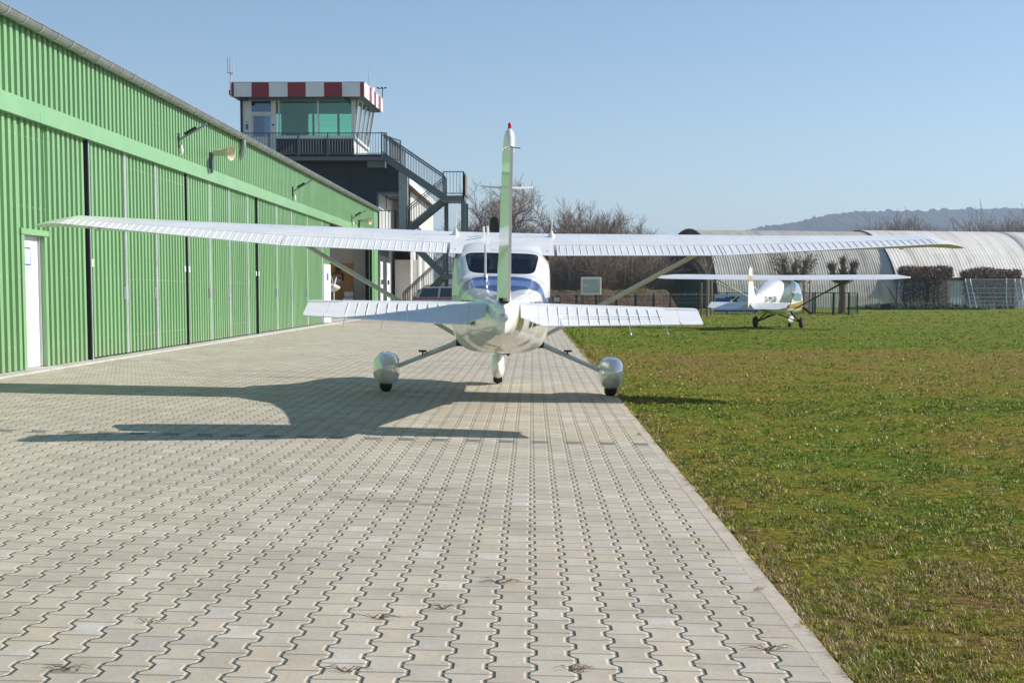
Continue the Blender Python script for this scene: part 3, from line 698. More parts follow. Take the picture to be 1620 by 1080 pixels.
# cab
ZW0, ZW1 = ZP+.02, Z(150)
cY = TY+.4
A = lambda u, v, Y=cY: at(u, v, Y)
xa, xb = wx(386,cY), wx(561,cY)
mb = MB(); mb.slab([A(386,152), A(567,154), A(562,158.5), A(386,159)], (0,.15,0)); mb.build('window_head', MATS['white_paint'], tw)
mb = MB(); mb.box(wx(388.5,cY), wx(402,cY), cY, cY+.12, ZW0, Z(159,cY)-.005); mb.box(wx(432.5,cY), wx(440,cY), cY, cY+.12, ZW0, Z(159,cY)-.005)
mb.box(wx(402,cY)+.002, wx(432.5,cY)-.002, cY+.002, cY+.12, Z(177,cY), Z(180.5,cY)); mb.build('cab_wall', MATS['white_paint'], tw)
mb = MB(); mb.box(wx(402,cY), wx(432.5,cY), cY+.05, cY+.09, Z(177,cY), Z(159.5,cY)); mb.build('fanlight', MATS['door_glass'], tw)
mb = MB()
for q in ((402.5,404.2,247,181),(430.6,432,247,181),(404.2,430.6,183,181),(404.2,430.6,247,216)): mb.box(wx(q[0],cY), wx(q[1],cY), cY+.03, cY+.08, Z(q[2],cY), Z(q[3],cY))
cd = mb.build('cab_door', MATS['white_paint'], tw)
mb = MB(); mb.box(wx(404.2,cY), wx(430.6,cY), cY+.05, cY+.06, Z(216,cY), Z(183,cY)); mb.build('pane', MATS['door_glass'], cd)
mb = MB(); mb.box(wx(434,cY), wx(437,cY), cY-.03, cY-.001, Z(199,cY), Z(196,cY)); mb.build('switch_box', MATS['ink_blue'], tw)
for vv in (193, 198.5, 202.5):
    mb = MB(); mb.box(wx(393.5,cY), wx(396,cY), cY-.06, cY-.001, Z(vv+1.8,cY), Z(vv-1.5,cY)); mb.build('cab_lamp', MATS['blade_black'] if vv > 195 else MATS['light_grey'], tw)
mb = MB(); mb.tube([(wx(386.3,cY),cY-.05,ZW0),(wx(386.3,cY),cY-.05,Z(153,cY)),(wx(369,TY-.7),TY-.75,Z(149,TY-.7)),(wx(369,TY-.7),TY-.75,Z(146))], .055, 8); mb.build('drain_pipe', MATS['dark_metal'], tw)
mb = MB(); mb.box(wx(438,cY), wx(560.5,cY), cY+.01, cY+.13, ZW0, Z(219.5,cY)); mb.build('parapet', MATS['dark_cladding'], tw)
mb = MB(); mb.box(wx(436,cY), wx(561,cY), cY-.03, cY+.16, Z(219.4,cY), Z(214.5,cY)); mb.build('window_sill', MATS['white_paint'], tw)
mb = MB()
mb.slab([A(440,159), A(442,159), A(442,215), A(440,215)], (0,.1,0)); mb.slab([A(501.5,157.5), A(504,157.5), A(505.5,215), A(503,215)], (0,.1,0))
mb.slab([A(555.5,156.5), A(563.5,157), A(559,215), A(556.5,215)], (0,.1,0)); mb.build('mullion', MATS['white_paint'], tw)
for q in (((442.2,159),(501.3,157.8),(502.8,214.6),(442.2,214.6)), ((504.2,157.8),(555.3,156.8),(556.3,214.6),(505.6,214.6))):
    mb = MB(); mb.slab([A(*p)+Vector((0,.04,0)) for p in q], (0,.012,0)); mb.build('window_pane', MATS['tower_glass'], tw)
# slanting right-hand glazing
YF = 75.6
tl, tr = A(567,157), at(591.5,176.5,YF); bl, br = A(560,217), at(582,236,YF)
mb = MB(); mb.slab([tl, tr, br, bl], (-.012, 0, 0)); mb.build('side_glazing', MATS['tower_glass'], tw)
mb = MB()
for k in range(5):
    t_ = k/4; p, q = tl.lerp(tr, t_), bl.lerp(br, t_); mb.bar(p+Vector((.01,0,0)), q+Vector((.01,0,0)), .09, .07, up=(0,1,0))
mb.bar(bl+Vector((.02,-.04,-.03)), br+Vector((.02,0,-.03)), .14, .10); mb.bar(tl+Vector((.02,0,.03)), tr+Vector((.02,0,.03)), .12, .16); mb.build('side_mullion', MATS['white_paint'], tw)
mb = MB(); b0 = Vector((bl.x-.03, cY+.14, ZW0)); b1 = Vector((br.x-.03, YF, ZW0)); mb.quad(b0, b1, br+Vector((-.03,0,-.06)), bl+Vector((-.03,.14,-.06))); mb.build('side_parapet', MATS['light_grey'], tw)
# back of the cab: posts and glass so daylight comes through
zb1 = Z(159,cY); zb0 = Z(217,cY)
mb = MB(); mb.box(xa, xb-.6, YF, YF+.1, ZW0, zb0); mb.box(xa, xa+.1, cY+.13, YF, ZW0, zb1); 
for x in np.linspace(xa+.1, xb-.1, 5): mb.box(x-.06, x+.06, YF+.0, YF+.1, zb0+.002, zb1)
mb.box(xa+1.1, xa+2.5, YF-.3, YF-.003, ZW0, zb1); mb.build('back_wall', MATS['light_grey'], tw)
mb = MB(); mb.box(xa+.1, xb-.3, cY+.2, YF-.01, zb1-.02, zb1+.02); mb.build('ceiling', MATS['white_paint'], tw)
mb = MB(); mb.box(xa+.1, xb-.1, YF+.04, YF+.05, zb0, zb1-.03); mb.build('back_pane', MATS['tower_glass'], tw)
mb = MB(); mb.box(wx(444,cY)+.2, wx(470,cY), cY+1.2, cY+2.2, ZW0, Z(205,cY)); mb.box(wx(510,cY), wx(545,cY), cY+.9, cY+1.6, ZW0, Z(212,cY)); mb.build('desk', MATS['brown_wood'], tw)
# roof with checker band
RY0 = TY-.75; r0, r1 = wx(369,RY0), wx(578,RY0); zt0, zt1 = Z(153,RY0), Z(130.5,RY0); RY1 = 75.4; rr = wx(606.5,RY1); rl_ = r0+.2
mb = MB(); mb.slab([(r0+.05,RY0+.04,zt0+.03),(r1-.05,RY0+.04,zt0+.03),(rr-.05,RY1,zt0+.03),(rl_,RY1,zt0+.03)], (0,0,zt1-zt0-.06)); rf = mb.build('cab_roof', MATS['zinc'], tw)
mb = MB(); mb.slab([(r0+.1,RY0+.1,zt0),(r1-.1,RY0+.1,zt0),(rr-.1,RY1,zt0),(rl_+.05,RY1,zt0)], (0,0,.028)); mb.build('soffit', MATS['steel_grey'], rf)
def checks(p0, p1, fr, mats, nrm):
    p0 = Vector(p0); p1 = Vector(p1)
    for i in range(len(fr)-1):
        a = p0.lerp(p1, fr[i]); b = p0.lerp(p1, fr[i+1]); mb = MB(); e = (b-a).normalized()*.004
        mb.slab([a+e, b-e, b-e+Vector((0,0,zt1-zt0)), a+e+Vector((0,0,zt1-zt0))], Vector(nrm)*.04); mb.build('band_panel', MATS[mats[i % 2]], rf)
us = [369, 375, 403, 430.5, 460, 488.5, 517.5, 546, 574.5, 580]
f_ = [(u-us[0])/(us[-1]-us[0]) for u in us]
checks((r0,RY0,zt0), (r1,RY0,zt0), f_, ['red_paint','white_paint'], (0,-1,0))
checks((r1,RY0,zt0), (rr,RY1,zt0), [0,.25,.38,.5,.62,.74,.88,1], ['white_paint','red_paint'], (1,0,0))
mb = MB(); mb.box(r0-.03, r1+.03, RY0-.06, RY0+.1, zt1, zt1+.03); mb.bar((r1+.02,RY0,zt1+.015),(rr+.02,RY1,zt1+.015), .08, .03); mb.build('coping', MATS['light_grey'], rf)
for u in (390, 551):
    mb = MB(); mb.box(wx(u-4,RY0), wx(u+4,RY0), RY0+.2, RY0+.5, zt0-.14, zt0-.003); mb.build('spot_lamp', MATS['blade_black'], rf)
# aerials and instruments on the roof
mb = MB(); x = wx(370.5,RY0); mb.tube([(x,RY0-.07,zt0),(x,RY0-.07,Z(116,RY0))], .03, 6); mb.bar((wx(366,RY0),RY0-.07,Z(115,RY0)),(wx(375,RY0),RY0-.07,Z(116.5,RY0)), .05)
for u in (366, 369.5, 374.5): mb.tube([(wx(u,RY0),RY0-.07,Z(116,RY0)),(wx(u,RY0),RY0-.07,Z(90,RY0))], .018, 6)
mb.build('aerial', MATS['light_grey'], rf)
mb = MB(); x = wx(587,72); mb.tube([(x,72,zt1-.5),(x,72,Z(116,72))], .035, 6); mb.tube([(x,72,Z(116,72)),(x,72,Z(73,72))], [.018,.010], 6); mb.build('aerial', MATS['light_grey'], rf)
mb = MB(); mb.bar((wx(588,72.5),72.5,Z(141,72.5)),(wx(594,72.5),72.4,Z(141.5,72.5)), .16, .14); mb.build('camera_box', MATS['white_paint'], rf)
mb = MB(); x = wx(606.5,RY1); z_ = Z(141,RY1); mb.tube([(x,RY1-.1,Z(172,RY1)),(x+.05,RY1-.1,z_)], .025, 6); mb.bar((x-.2,RY1-.1,z_),(x+.22,RY1-.1,z_+.03), .03)
for k in (-.2, 0, .2): mb.lathe([(.01,-.05),(.05,-.03),(.055,.03)], (x+k, RY1-.1, z_+.05), n=8)
mb.build('wind_gauge', MATS['dark_metal'], rf)
# outside staircase, zigzag
SX0, SX1 = wx(612,TY), wx(706,TY); SX2 = wx(738,TY); SXm = wx(646,TY)
ZL1, ZM, ZL2 = Z(317), Z(366), Z(437)
st = MB()
def flight(name, p, q, y0, y1):
    p = Vector(p); q = Vector(q); mb = MB()
    for y in (y0, y1): mb.bar((p.x,y,p.z),(q.x,y,q.z), .05, .26)
    fl = mb.build(name, MATS['steel_grey'], tw); n = int(abs(q.z-p.z)/.18); mb = MB()
    for i in range(n):
        c = p.lerp(q, (i+.5)/n); mb.box(c.x-.14, c.x+.14, y0+.03, y1-.03, c.z+.04, c.z+.075)
    mb.build('tread', MATS['steel_grey'], fl)
    for y in (y0, y1): railing('flight_railing', [(p.x,y,p.z+.1),(q.x,y,q.z+.1)], 1.0, .15, 9, fl, mid=True)
flight('stair_flight', (SX0,TY,ZP-.1), (SX1,TY,ZL1), TY-1.9, TY-.85)
flight('stair_flight', (SX1,TY,ZL1), (SXm,TY,ZM), TY-.75, TY+.3)
flight('stair_flight', (SXm+.3,TY,Z(388)), (SX1,TY,ZL2), TY-1.9, TY-.85)
flight('stair_flight', (SX1,TY,ZL2), (wx(640,TY),TY,.12), TY-.75, TY+.3)
for zl in (ZL1, ZL2):
    mb = MB(); mb.box(SX1-.1, SX2, TY-1.95, TY+.35, zl-.14, zl+.1); mb.build('landing', MATS['steel_grey'], tw)
    railing('landing_railing', [(SX1,TY-1.93,zl+.1),(SX2-.05,TY-1.93,zl+.1),(SX2-.05,TY+.33,zl+.1)], 1.12, .14, 1.2)
for (x, y) in ((SX1-.0,TY+.3),(SX2-.06,TY-1.9),(SX2-.02,TY+.3)):
    mb = MB(); mb.box(x-.10, x+.10, y-.10, y+.10, -.1, ZL1-.15); mb.build('stair_post', MATS['steel_grey'], tw)
mb = MB(); mb.box(SX2+.02, SX2+.05, TY-1.8, TY+.2, ZL1+.15, ZL1+1.15); mb.build('windbreak_board', MATS['post_wood'], tw)
railing('stair_gate', [(wx(616,TY),TY-1.99,ZP-.22),(wx(641,TY),TY-1.99,Z(264))], 1.05, .06, 9)
railing('gallery_railing', [(wx(600,TY),TY-.02,4.2),(wx(626,TY),TY-.02,4.2),(wx(648,TY),TY-.02,3.2)], 1.0, .14, 2)
# ------------------------------------------------------------------ the big high-wing aeroplane (local: x right, y forward, z up)
AX, AY = -.41, 17.5
pl = root('high_wing_aeroplane', (AX, AY, gz(AX)), 'large white high-wing aeroplane parked on the paving, seen from behind its tail', 'aeroplane', rot=(0, R(1.3), R(1.6)))
def body_mat():
    m, g = newmat('plane_body')
    tc = g.n('ShaderNodeTexCoord').outputs['Object']; x, y, z = g.sep(tc); ax = g.M('ABSOLUTE', x)
    ge = g.n('ShaderNodeNewGeometry')
    nz = g.noise(tc, 2.2, 5)
    f = g.mr(nz, .3, .7, .96, 1.03); col = g.mix(1., (.80,.80,.795), g.comb(f,f,f), 'MULTIPLY')
    # blue swoosh over the rear deck
    lo = g.M('ADD', -4.3, g.M('MULTIPLY', g.M('POWER', ax, .6), 3.1))
    hi = g.M('SUBTRACT', -1.98, g.M('MULTIPLY', g.M('MULTIPLY', ax, ax), .7))
    top = g.M('GREATER_THAN', z, 1.05)
    bl = g.M('MULTIPLY', g.M('MULTIPLY', g.M('GREATER_THAN', y, lo), g.M('LESS_THAN', y, hi)), top)
    # thin blue line running forward on the flanks
    ln = g.M('MULTIPLY', g.M('LESS_THAN', g.M('ABSOLUTE', g.M('SUBTRACT', z, g.M('ADD', 1.16, g.M('MULTIPLY', g.M('ADD', y, 1.9), .015)))), .035), g.M('GREATER_THAN', y, -2.3))
    ln = g.M('MULTIPLY', ln, g.M('GREATER_THAN', ax, .3))
    blue = g.M('MAXIMUM', bl, ln)
    col = g.mix(blue, col, (.018, .065, .26))
    gold = g.M('MULTIPLY', g.M('LESS_THAN', g.M('ABSOLUTE', g.M('SUBTRACT', z, g.M('ADD', 1.07, g.M('MULTIPLY', g.M('ADD', y, 1.9), .01)))), .02), g.M('MULTIPLY', g.M('GREATER_THAN', y, -2.6), g.M('GREATER_THAN', ax, .25)))
    col = g.mix(gold, col, (.40, .24, .08))
    # skin joints
    sj = None
    for yy in (-4.35, -3.55, -2.75, -1.95, .1, 1.25):
        d = g.M('LESS_THAN', g.M('ABSOLUTE', g.M('SUBTRACT', y, yy)), .004); sj = d if sj is None else g.M('MAXIMUM', sj, d)
    col = g.mix(g.M('MULTIPLY', sj, .5), col, (.25,.25,.25))
    grime = g.M('MULTIPLY', g.mr(z, .85, .5), g.mr(g.noise(tc, 5, 5, .7), .5, .78, 0, .18)); col = g.mix(grime, col, (.22,.20,.17))
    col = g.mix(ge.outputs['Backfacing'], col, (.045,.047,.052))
    b = g.bsdf(Base_Color=col, Roughness=.22, Coat_Weight=.55, Coat_Roughness=.02, Coat_IOR=1.36, Specular_IOR_Level=.3)
    g.put(b.inputs['Normal'], g.bump(g.noise(tc, 1.1, 2), .02, .08))
    # window openings: rounded boxes
    def rr(u, v, cu, cv, hu, hv, k=4.):
        a = g.M('POWER', g.M('ABSOLUTE', g.M('DIVIDE', g.M('SUBTRACT', u, cu), hu)), k); c_ = g.M('POWER', g.M('ABSOLUTE', g.M('DIVIDE', g.M('SUBTRACT', v, cv), hv)), k)
        return g.M('LESS_THAN', g.M('ADD', a, c_), 1.)
    hw = g.M('ADD', .395, g.M('MULTIPLY', g.M('SUBTRACT', z, 1.565), .30))
    rear = g.M('MULTIPLY', rr(g.M('DIVIDE', x, hw), z, 0., 1.568, 1.0, .122, 6.5), g.M('MULTIPLY', g.M('LESS_THAN', y, -.9), g.M('GREATER_THAN', y, -2.1)))
    side = g.M('MULTIPLY', g.M('MAXIMUM', rr(y, z, -.48, 1.50, .42, .20), rr(y, z, .45, 1.50, .43, .21)), g.M('GREATER_THAN', ax, .46))
    frt = g.M('MULTIPLY', rr(x, z, 0., 1.70, .47, .15), g.M('GREATER_THAN', y, .95))
    hole = g.M('MAXIMUM', rear, g.M('MAXIMUM', side, frt))
    tr = g.n('ShaderNodeBsdfTransparent'); mx = g.n('ShaderNodeMixShader'); g.put(mx.inputs[0], hole)
    g.nt.links.new(b.outputs[0], mx.inputs[1]); g.nt.links.new(tr.outputs[0], mx.inputs[2]); fin(g, mx); return m
# y, half width, top, bottom, exponent
SEC = [(-5.42,.015,1.12,.90,2.),(-5.32,.07,1.15,.885,2.1),(-5.15,.110,1.175,.87,2.5),(-4.5,.175,1.205,.81,3.2),(-3.5,.30,1.255,.72,3.8),(-2.7,.405,1.315,.65,4.0),(-2.0,.49,1.415,.59,4.0),
       (-1.82,.515,1.445,.575,3.9),(-1.45,.55,1.585,.555,4.4),(-1.10,.565,1.72,.54,4.8),(-.75,.575,1.82,.525,5.),(0,.585,1.875,.505,5.),(.55,.58,1.88,.51,5.),(.85,.575,1.86,.51,4.6),(1.35,.55,1.58,.515,4.2),(1.55,.54,1.53,.52,3.8),(2.3,.47,1.49,.62,3.2),(2.62,.40,1.45,.78,2.8),(2.68,.30,1.42,.95,2.5)]
SA = np.array(SEC)
def sec_at(y): return [np.interp(y, SA[:,0], SA[:,i]) for i in range(1, 5)]
def ring(y, n=64, grow=0.):
    hw, zt, zb, e = sec_at(y); out = []
    for k in range(n):
        a = 2*math.pi*(k+.5)/n; c, s = math.cos(a), math.sin(a)
        if s < 0: e = min(e, 2.2+.9*(y > -1.8)+.35*(y > -3.))
        out.append((math.copysign(abs(c)**(2/e), c)*(hw+grow), y, (zt+zb)/2+math.copysign(abs(s)**(2/e), s)*((zt-zb)/2+grow)))
    return out
ysec = sorted(set(list(np.arange(-5.3, 2.6, .12))+[s[0] for s in SEC]))
mb = MB(); mb.loft([ring(y) for y in ysec]); fu = mb.build('fuselage', body_mat(), pl, smooth=60, local=True)
def ztop(x, y, g_=0.):
    hw, zt, zb, e = sec_at(y); hz = (zt-zb)/2
    return (zt+zb)/2+hz*max(0., 1-abs(min(abs(x), hw)/hw)**e)**(1/e)+g_
def deckpane(name, y0, y1, w0, w1, mat):
    mb = MB(); ny, nx = 14, 18
    P = [[None]*(nx+1) for _ in range(ny+1)]
    for j in range(ny+1):
        y = y0+(y1-y0)*j/ny; hw = w0+(w1-w0)*j/ny
        for i in range(nx+1):
            x = -hw+2*hw*i/nx; P[j][i] = len(mb.v); mb.v.append((x, y, ztop(x, y, -.004)))
    for j in range(ny):
        for i in range(nx): mb.f.append((P[j][i],P[j][i+1],P[j+1][i+1],P[j+1][i])); mb.mi.append(0)
    return mb.build(name, mat, pl, smooth=60, local=True, fix=False)
deckpane('rear_window', -1.84, -1.02, .46, .52, MATS['cabin_glass'])
deckpane('windscreen', 1.42, .86, .50, .50, MATS['clear_glass'])
for sg in (-1, 1):
    mb = MB(); mb.slab([(sg*.545,-.92,1.28),(sg*.552,.92,1.28),(sg*.54,.90,1.74),(sg*.535,-.92,1.74)], (sg*.003,0,0)); mb.build('side_window', MATS['cabin_glass'], pl, local=True)
# cabin interior
mb = MB(); mb.box(-.5,.5,-1.3,1.5,.62,.70); mb.box(-.5,.5,1.32,1.36,.7,1.42); mb.box(-.5,.5,-1.34,-1.28,.65,1.12); mb.build('cabin_floor', MATS['seat_fabric'], pl, local=True)
for sx in (-.25, .25):
    for sy in (-.75, .25):
        mb = MB(); mb.box(sx-.21, sx+.21, sy, sy+.45, .95, 1.06); mb.box(sx-.21, sx+.21, sy-.10, sy, 1.0, 1.52 if sy > 0 else 1.42); mb.box(sx-.12, sx+.12, sy-.09, sy-.02, 1.53, 1.66) if sy > 0 else mb.box(sx-.12, sx+.12, sy-.09, sy-.02, 1.43, 1.52)
        mb.build('seat', MATS['seat_fabric'], pl, local=True, bev=.03)
# wing
def foil(c, tk, s0, s1, n=14):
    """airfoil points from s0 to s1 of the chord: upper list, lower list of (s, z)"""
    up, lo = [], []
    for i in range(n+1):
        s = s0+(s1-s0)*(.5-.5*math.cos(math.pi*i/n)) if s0 == 0 else s0+(s1-s0)*i/n
        t = 5*tk*(.2969*math.sqrt(s)-.126*s-.3516*s*s+.2843*s**3-.1015*s**4); cm = .02/.16*(.8*s-s*s) if s < .4 else .02/.36*(.2+.8*s-s*s)
        up.append((s, (cm+t)*c)); lo.append((s, (cm-t)*c))
    return up, lo
ST = [(.60,.58,1.63,1.676,.133),(2.55,.58,1.63,1.722,.122),(5.15,.45,1.13,1.925,.050),(5.33,.30,.92,1.93,.04)]  # x, yLE, chord, zTE, tan incidence
SW = np.array(ST)
def wst(x): return [np.interp(x, SW[:,0], SW[:,i]) for i in range(1, 5)]
def wpt(x, sg, s, dz, drop=0.):
    yl, c, zt, ti = wst(x); return Vector((sg*x, yl-s*c, zt+(1-s)*c*ti+dz-drop))
def wring(x, sg, s0, s1, drop=0.):
    yl, c, zt, ti = wst(x); up, lo = foil(c, .135, s0, s1)
    pts = [wpt(x, sg, s, z, drop) for s, z in up[::-1]]+[wpt(x, sg, s, z, drop) for s, z in (lo[1:] if s0 == 0 else lo)]
    return pts
def ridge(mb, line, side, w=.015, h=.006):
    line = [Vector(p) for p in line]; side = Vector(side).normalized(); n = len(line); o = len(mb.v)
    for i, p in enumerate(line):
        d = (line[min(i+1,n-1)]-line[max(i-1,0)]).normalized(); u = side.cross(d).normalized()
        if u.z < 0: u = -u
        k = 1 if 0 < i < n-1 else .3
        mb.v += [tuple(p-side*w/2-u*.001), tuple(p+u*h*k), tuple(p+side*w/2-u*.001)]
    for i in range(n-1):
        a = o+3*i
        for q in ((a,a+1,a+4,a+3),(a+1,a+2,a+5,a+4)): mb.f.append(q); mb.mi.append(0)
for sg in (1, -1):
    mb = MB(); xs = [.60,1.2,1.9,2.55,3.2,3.8,4.5,5.15]
    mb.loft([wring(x, sg, 0, .745) for x in xs]); wg = mb.build('wing', MATS['plane_matt_white'], pl, smooth=40, local=True)
    for nm, x0, x1, N in (('flap', .64, 2.545, 24), ('aileron', 2.56, 5.14, 31)):
        mb = MB(); mb.loft([wring(x, sg, .752, 1.0) for x in np.linspace(x0, x1, 4)])
        for i in range(N):
            x = x0+(x1-x0)*(i+.5)/N; yl, c, zt, ti = wst(x); up, lo = foil(c, .135, .752, 1.0, 5)
            off = .10
            ridge(mb, [wpt(x+off*(1-(s-.752)/.248)*(0), sg, s, z) for s, z in up], (1,0,0))
        mb.build(nm, MATS['plane_matt_white'], wg, smooth=30, local=True)
    # drooped tip
    mb = MB(); r1 = wring(5.155, sg, 0, 1.0); n_ = len(r1)
    def mid(p, x, k, dz, dy): 
        c = Vector((sg*x, p.y, p.z)); zc = 1.955+dz; return Vector((c.x, dy+(c.y-dy)*k, zc+(c.z-1.955)*max(.12, k*.8)))
    mb.loft([r1, [mid(p, 5.30, .92, -.004, -.30) for p in r1], [mid(p, 5.42, .70, -.02, -.38) for p in r1], [mid(p, 5.52, .34, -.05, -.48) for p in r1]])
    mb.build('wing_tip', MATS['plane_matt_white'], wg, smooth=40, local=True)
    mb = MB(); p = wpt(2.42, sg, .40, -.06); q = Vector((sg*.575, .28, .72)); d = (q-p).normalized()
    mb.tube([p-d*.05, p+d*.15, q-d*.25, q+d*.03], [.060,.068,.068,.055], 12, flat=.42, up=(0,1,0) if False else (0,0,1)); mb.build('wing_strut', MATS['plane_grey'], pl, smooth=60, local=True)
    mb = MB(); yl, c, zt, ti = wst(.61)
    o = len(mb.v)  # hinge brackets under the aileron
    for x in (4.75,):
        mb = MB(); mb.bar(wpt(x, sg, .80, -.035), wpt(x, sg, .93, -.03), .012, .03); mb.build('hinge_bracket', MATS['plane_grey'], wg, local=True)
# centre section blending the wing into the cabin roof
mb = MB(); yl, c, zt, ti = wst(.60)
cr = []
for x, k in ((-.605,1.),(-.3,1.),(0,1.),(.3,1.),(.605,1.)):
    up, lo = foil(1.63, .135, 0, 1.0, 18); cr.append([Vector((x, .58-s*1.63, zt+(1-s)*1.63*ti+z)) for s, z in up[::-1]]+[Vector((x, .58-s*1.63, zt+(1-s)*1.63*ti+z)) for s, z in lo[1:]])
mb.loft(cr); mb.build('wing_centre', MATS['plane_matt_white'], pl, smooth=40, local=True)
for sg in (-1, 1):   # trailing fairings beside the rear window
    mb = MB(); bx = sg*.60 if sg > 0 else -.56; b = Vector((bx, -.18, 1.915+.0)); mb.lathe([(.055,-.02),(.045,.02),(.018,.06),(.012,.08)], b, n=12)
    mb.tube([b+Vector((0,0,.06)), b+Vector((.01,-.02,.36))], [.009,.005], 6); mb.build('whip_aerial', MATS['plane_white'], pl, smooth=50, local=True)
mb = MB(); mb.tube([(-.17,-.3,1.93),(-.17,-.45,2.02)], .012, 6); mb.tube([(-.22,-.2,1.93),(-.22,-.3,2.02)], .012, 6); mb.build('roof_aerial', MATS['plane_white'], pl, local=True)
mb = MB(); mb.tube([(-.18,-2.15,1.40),(-.185,-1.95,1.62),(-.19,-1.8,1.76)], [.013,.012,.008], 6); mb.lathe([(.03,-.01),(.02,.02)], (-.18,-2.15,1.405), n=8); mb.build('deck_aerial', MATS['alu'], pl, smooth=50, local=True)
# horizontal tail
for sg in (1, -1):
    mb = MB(); rings = []
    for x, yle, yte, z in ((.12,-4.25,-4.72,1.105),(1.45,-4.42,-4.74,1.092),(1.46,-4.42,-4.74,1.092)):
        c = yle-yte; rings.append([Vector((sg*x, yle-s*c, z+h*.05)) for s, h in ((1,.55),(.75,.85),(.5,1.),(.25,.8),(.07,.45),(0,0),(.07,-.45),(.25,-.8),(.5,-1.),(.75,-.85),(1,-.55))])
    mb.loft(rings[:2]); stb = mb.build('stabilizer', MATS['plane_matt_white'], pl, smooth=40, local=True)
    def ezt(x): return (.955+.0335*(x-.3), -5.12+.0*x)
    def erow(x, cut=0.):
        zt, yt = ezt(x); yh = -4.735; zh = 1.105-.009*x; k = 1-cut
        P = lambda s, h: Vector((sg*x, yh+(yt-yh)*s*k, zh+(zt-zh)*s*k+h))
        return [P(1,.004),P(.5,.020),P(0,.030),P(0,-.030),P(.5,-.020),P(1,-.004)]
    mb = MB(); mb.loft([erow(.155,.52), erow(.34,.04), erow(.36,0), erow(1.44), erow(1.70), erow(1.745,.06)])
    xs = .40
    for i in range(12):
        x = .40+i*.089; zt, yt = ezt(x); r_ = erow(x); ridge(mb, [r_[2]+Vector((0,-.012,0)), r_[1], r_[0]], (1,0,0), .014, .006)
    mb.bar(erow(1.52)[1]+Vector((0,.1,.02)), erow(1.56)[0], .010, .008); 
    el = mb.build('elevator', MATS['plane_matt_white'], stb, smooth=30, local=True)
    mb = MB(); mb.loft([[Vector((sg*x, y, z)) for y, z in ((-4.74,1.125+dz),(-4.55,1.14+dz),(-4.42+t,1.10+dz),(-4.55,1.06+dz),(-4.74,1.06+dz))] for x, t, dz in ((1.462,0,0),(1.62,-.03,0),(1.72,-.11,0),(1.752,-.22,-.004))]); mb.build('horn_balance', MATS['plane_matt_white'], el, smooth=50, local=True)
    if sg > 0:
        mb = MB(); a, b, c_, d_ = erow(.52)[1], erow(.52)[0], erow(1.40)[0], erow(1.40)[1]
        up_ = Vector((0,-.004,.014)); a2 = a.lerp(b,.25)+up_; d2 = d_.lerp(c_,.25)+up_
        mb.bar(a2, d2, .006, .004); mb.bar(a2, b+up_*.3, .006, .004); mb.build('trim_tab_gap', MATS['plane_grey'], el, local=True)
    for x in ((1.10, 1.42) if sg > 0 else (1.05, 1.38)):
        mb = MB(); p = erow(x)[0]; mb.tube([p+Vector((0,.02,0)), p+Vector((.015*sg,-.02,-.085))], [.004,.003], 5); mb.build('static_wick', MATS['plane_white'], el, local=True)
# fin and rudder
def finrow(z, t):
    yle = np.interp(z, [1.22,1.32,1.39,1.95,2.62], [-3.9,-4.5,-4.67,-4.92,-5.22]); yh = np.interp(z, [1.2,2.6], [-5.02,-5.42]); return yle, yh
zs = [1.20,1.30,1.38,1.6,1.9,2.2,2.43]
mb = MB(); rings = []
for z in zs:
    yle, yh = finrow(z, 0); w = np.interp(z, [1.2,2.5], [.060,.040])
    rings.append([(0,yle,z),(w*.7,yle+(yh-yle)*.25,z),(w,yle+(yh-yle)*.6,z),(w*.85,yh,z),(-w*.85,yh,z),(-w,yle+(yh-yle)*.6,z),(-w*.7,yle+(yh-yle)*.25,z)])
mb.loft(rings); fi = mb.build('fin', MATS['plane_white'], pl, smooth=45, local=True)
DEF = R(5)
mb = MB(); rings = []
for z in np.linspace(1.17, 2.43, 15):
    yh = np.interp(z, [1.2,2.6], [-5.02,-5.42])-.012; c = np.interp(z, [1.19,1.3,2.5], [.40,.46,.34]); w = np.interp(z, [1.2,2.5], [.064,.038])*(1+.05*math.sin(z*23))
    ex, ey = math.sin(DEF), -math.cos(DEF); P = lambda s, h: (s*c*ex+h*ey*-1, yh+s*c*ey+h*ex, z)
    rings.append([P(0,w),P(.5,w*.62),P(1,.012),P(1,-.012),P(.5,-w*.62),P(0,-w)])
mb.loft(rings); ru = mb.build('rudder', MATS['plane_white'], fi, smooth=45, local=True)
mb = MB(); rings = []
for z, k, cy in ((2.433,1.,0),(2.51,1.,0),(2.555,.85,.01),(2.58,.5,.03)):
    y0, y1 = -5.20-.02*(z-2.5)-cy, -5.78+cy; w = .046*k+.004; m_ = (y0+y1)/2; h = (y0-y1)/2*(.8+.2*k)
    rings.append([(w*math.copysign(abs(math.cos(a))**.7, math.cos(a))+.012, m_+h*math.copysign(abs(math.sin(a))**.7, math.sin(a)), z) for a in np.linspace(0, 2*math.pi, 20, endpoint=False)])
mb.loft(rings); mb.build('fin_cap', MATS['plane_white'], fi, smooth=60, local=True)
mb = MB(); mb.lathe([(.020,-.01),(.021,.012),(.015,.014),(.016,.048),(.010,.062),(.003,.066)], (.012,-5.58,2.58), n=14); mb.build('beacon', MATS['signal_red'], fi, smooth=50, local=True)
mb = MB(); mb.tube([(-.04,-5.2,2.135),(-.22,-5.32,2.138)], [.010,.006], 6); mb.tube([(.05,-5.2,2.135),(.22,-5.32,2.138)], [.012,.007], 6); mb.build('whisker_aerial', MATS['plane_white'], fi, local=True)
mb = MB(); mb.tube([(.03,-5.72,2.43),(.10,-5.76,2.42)], .004, 5); mb.build('static_wick', MATS['dark_metal'], ru, local=True)
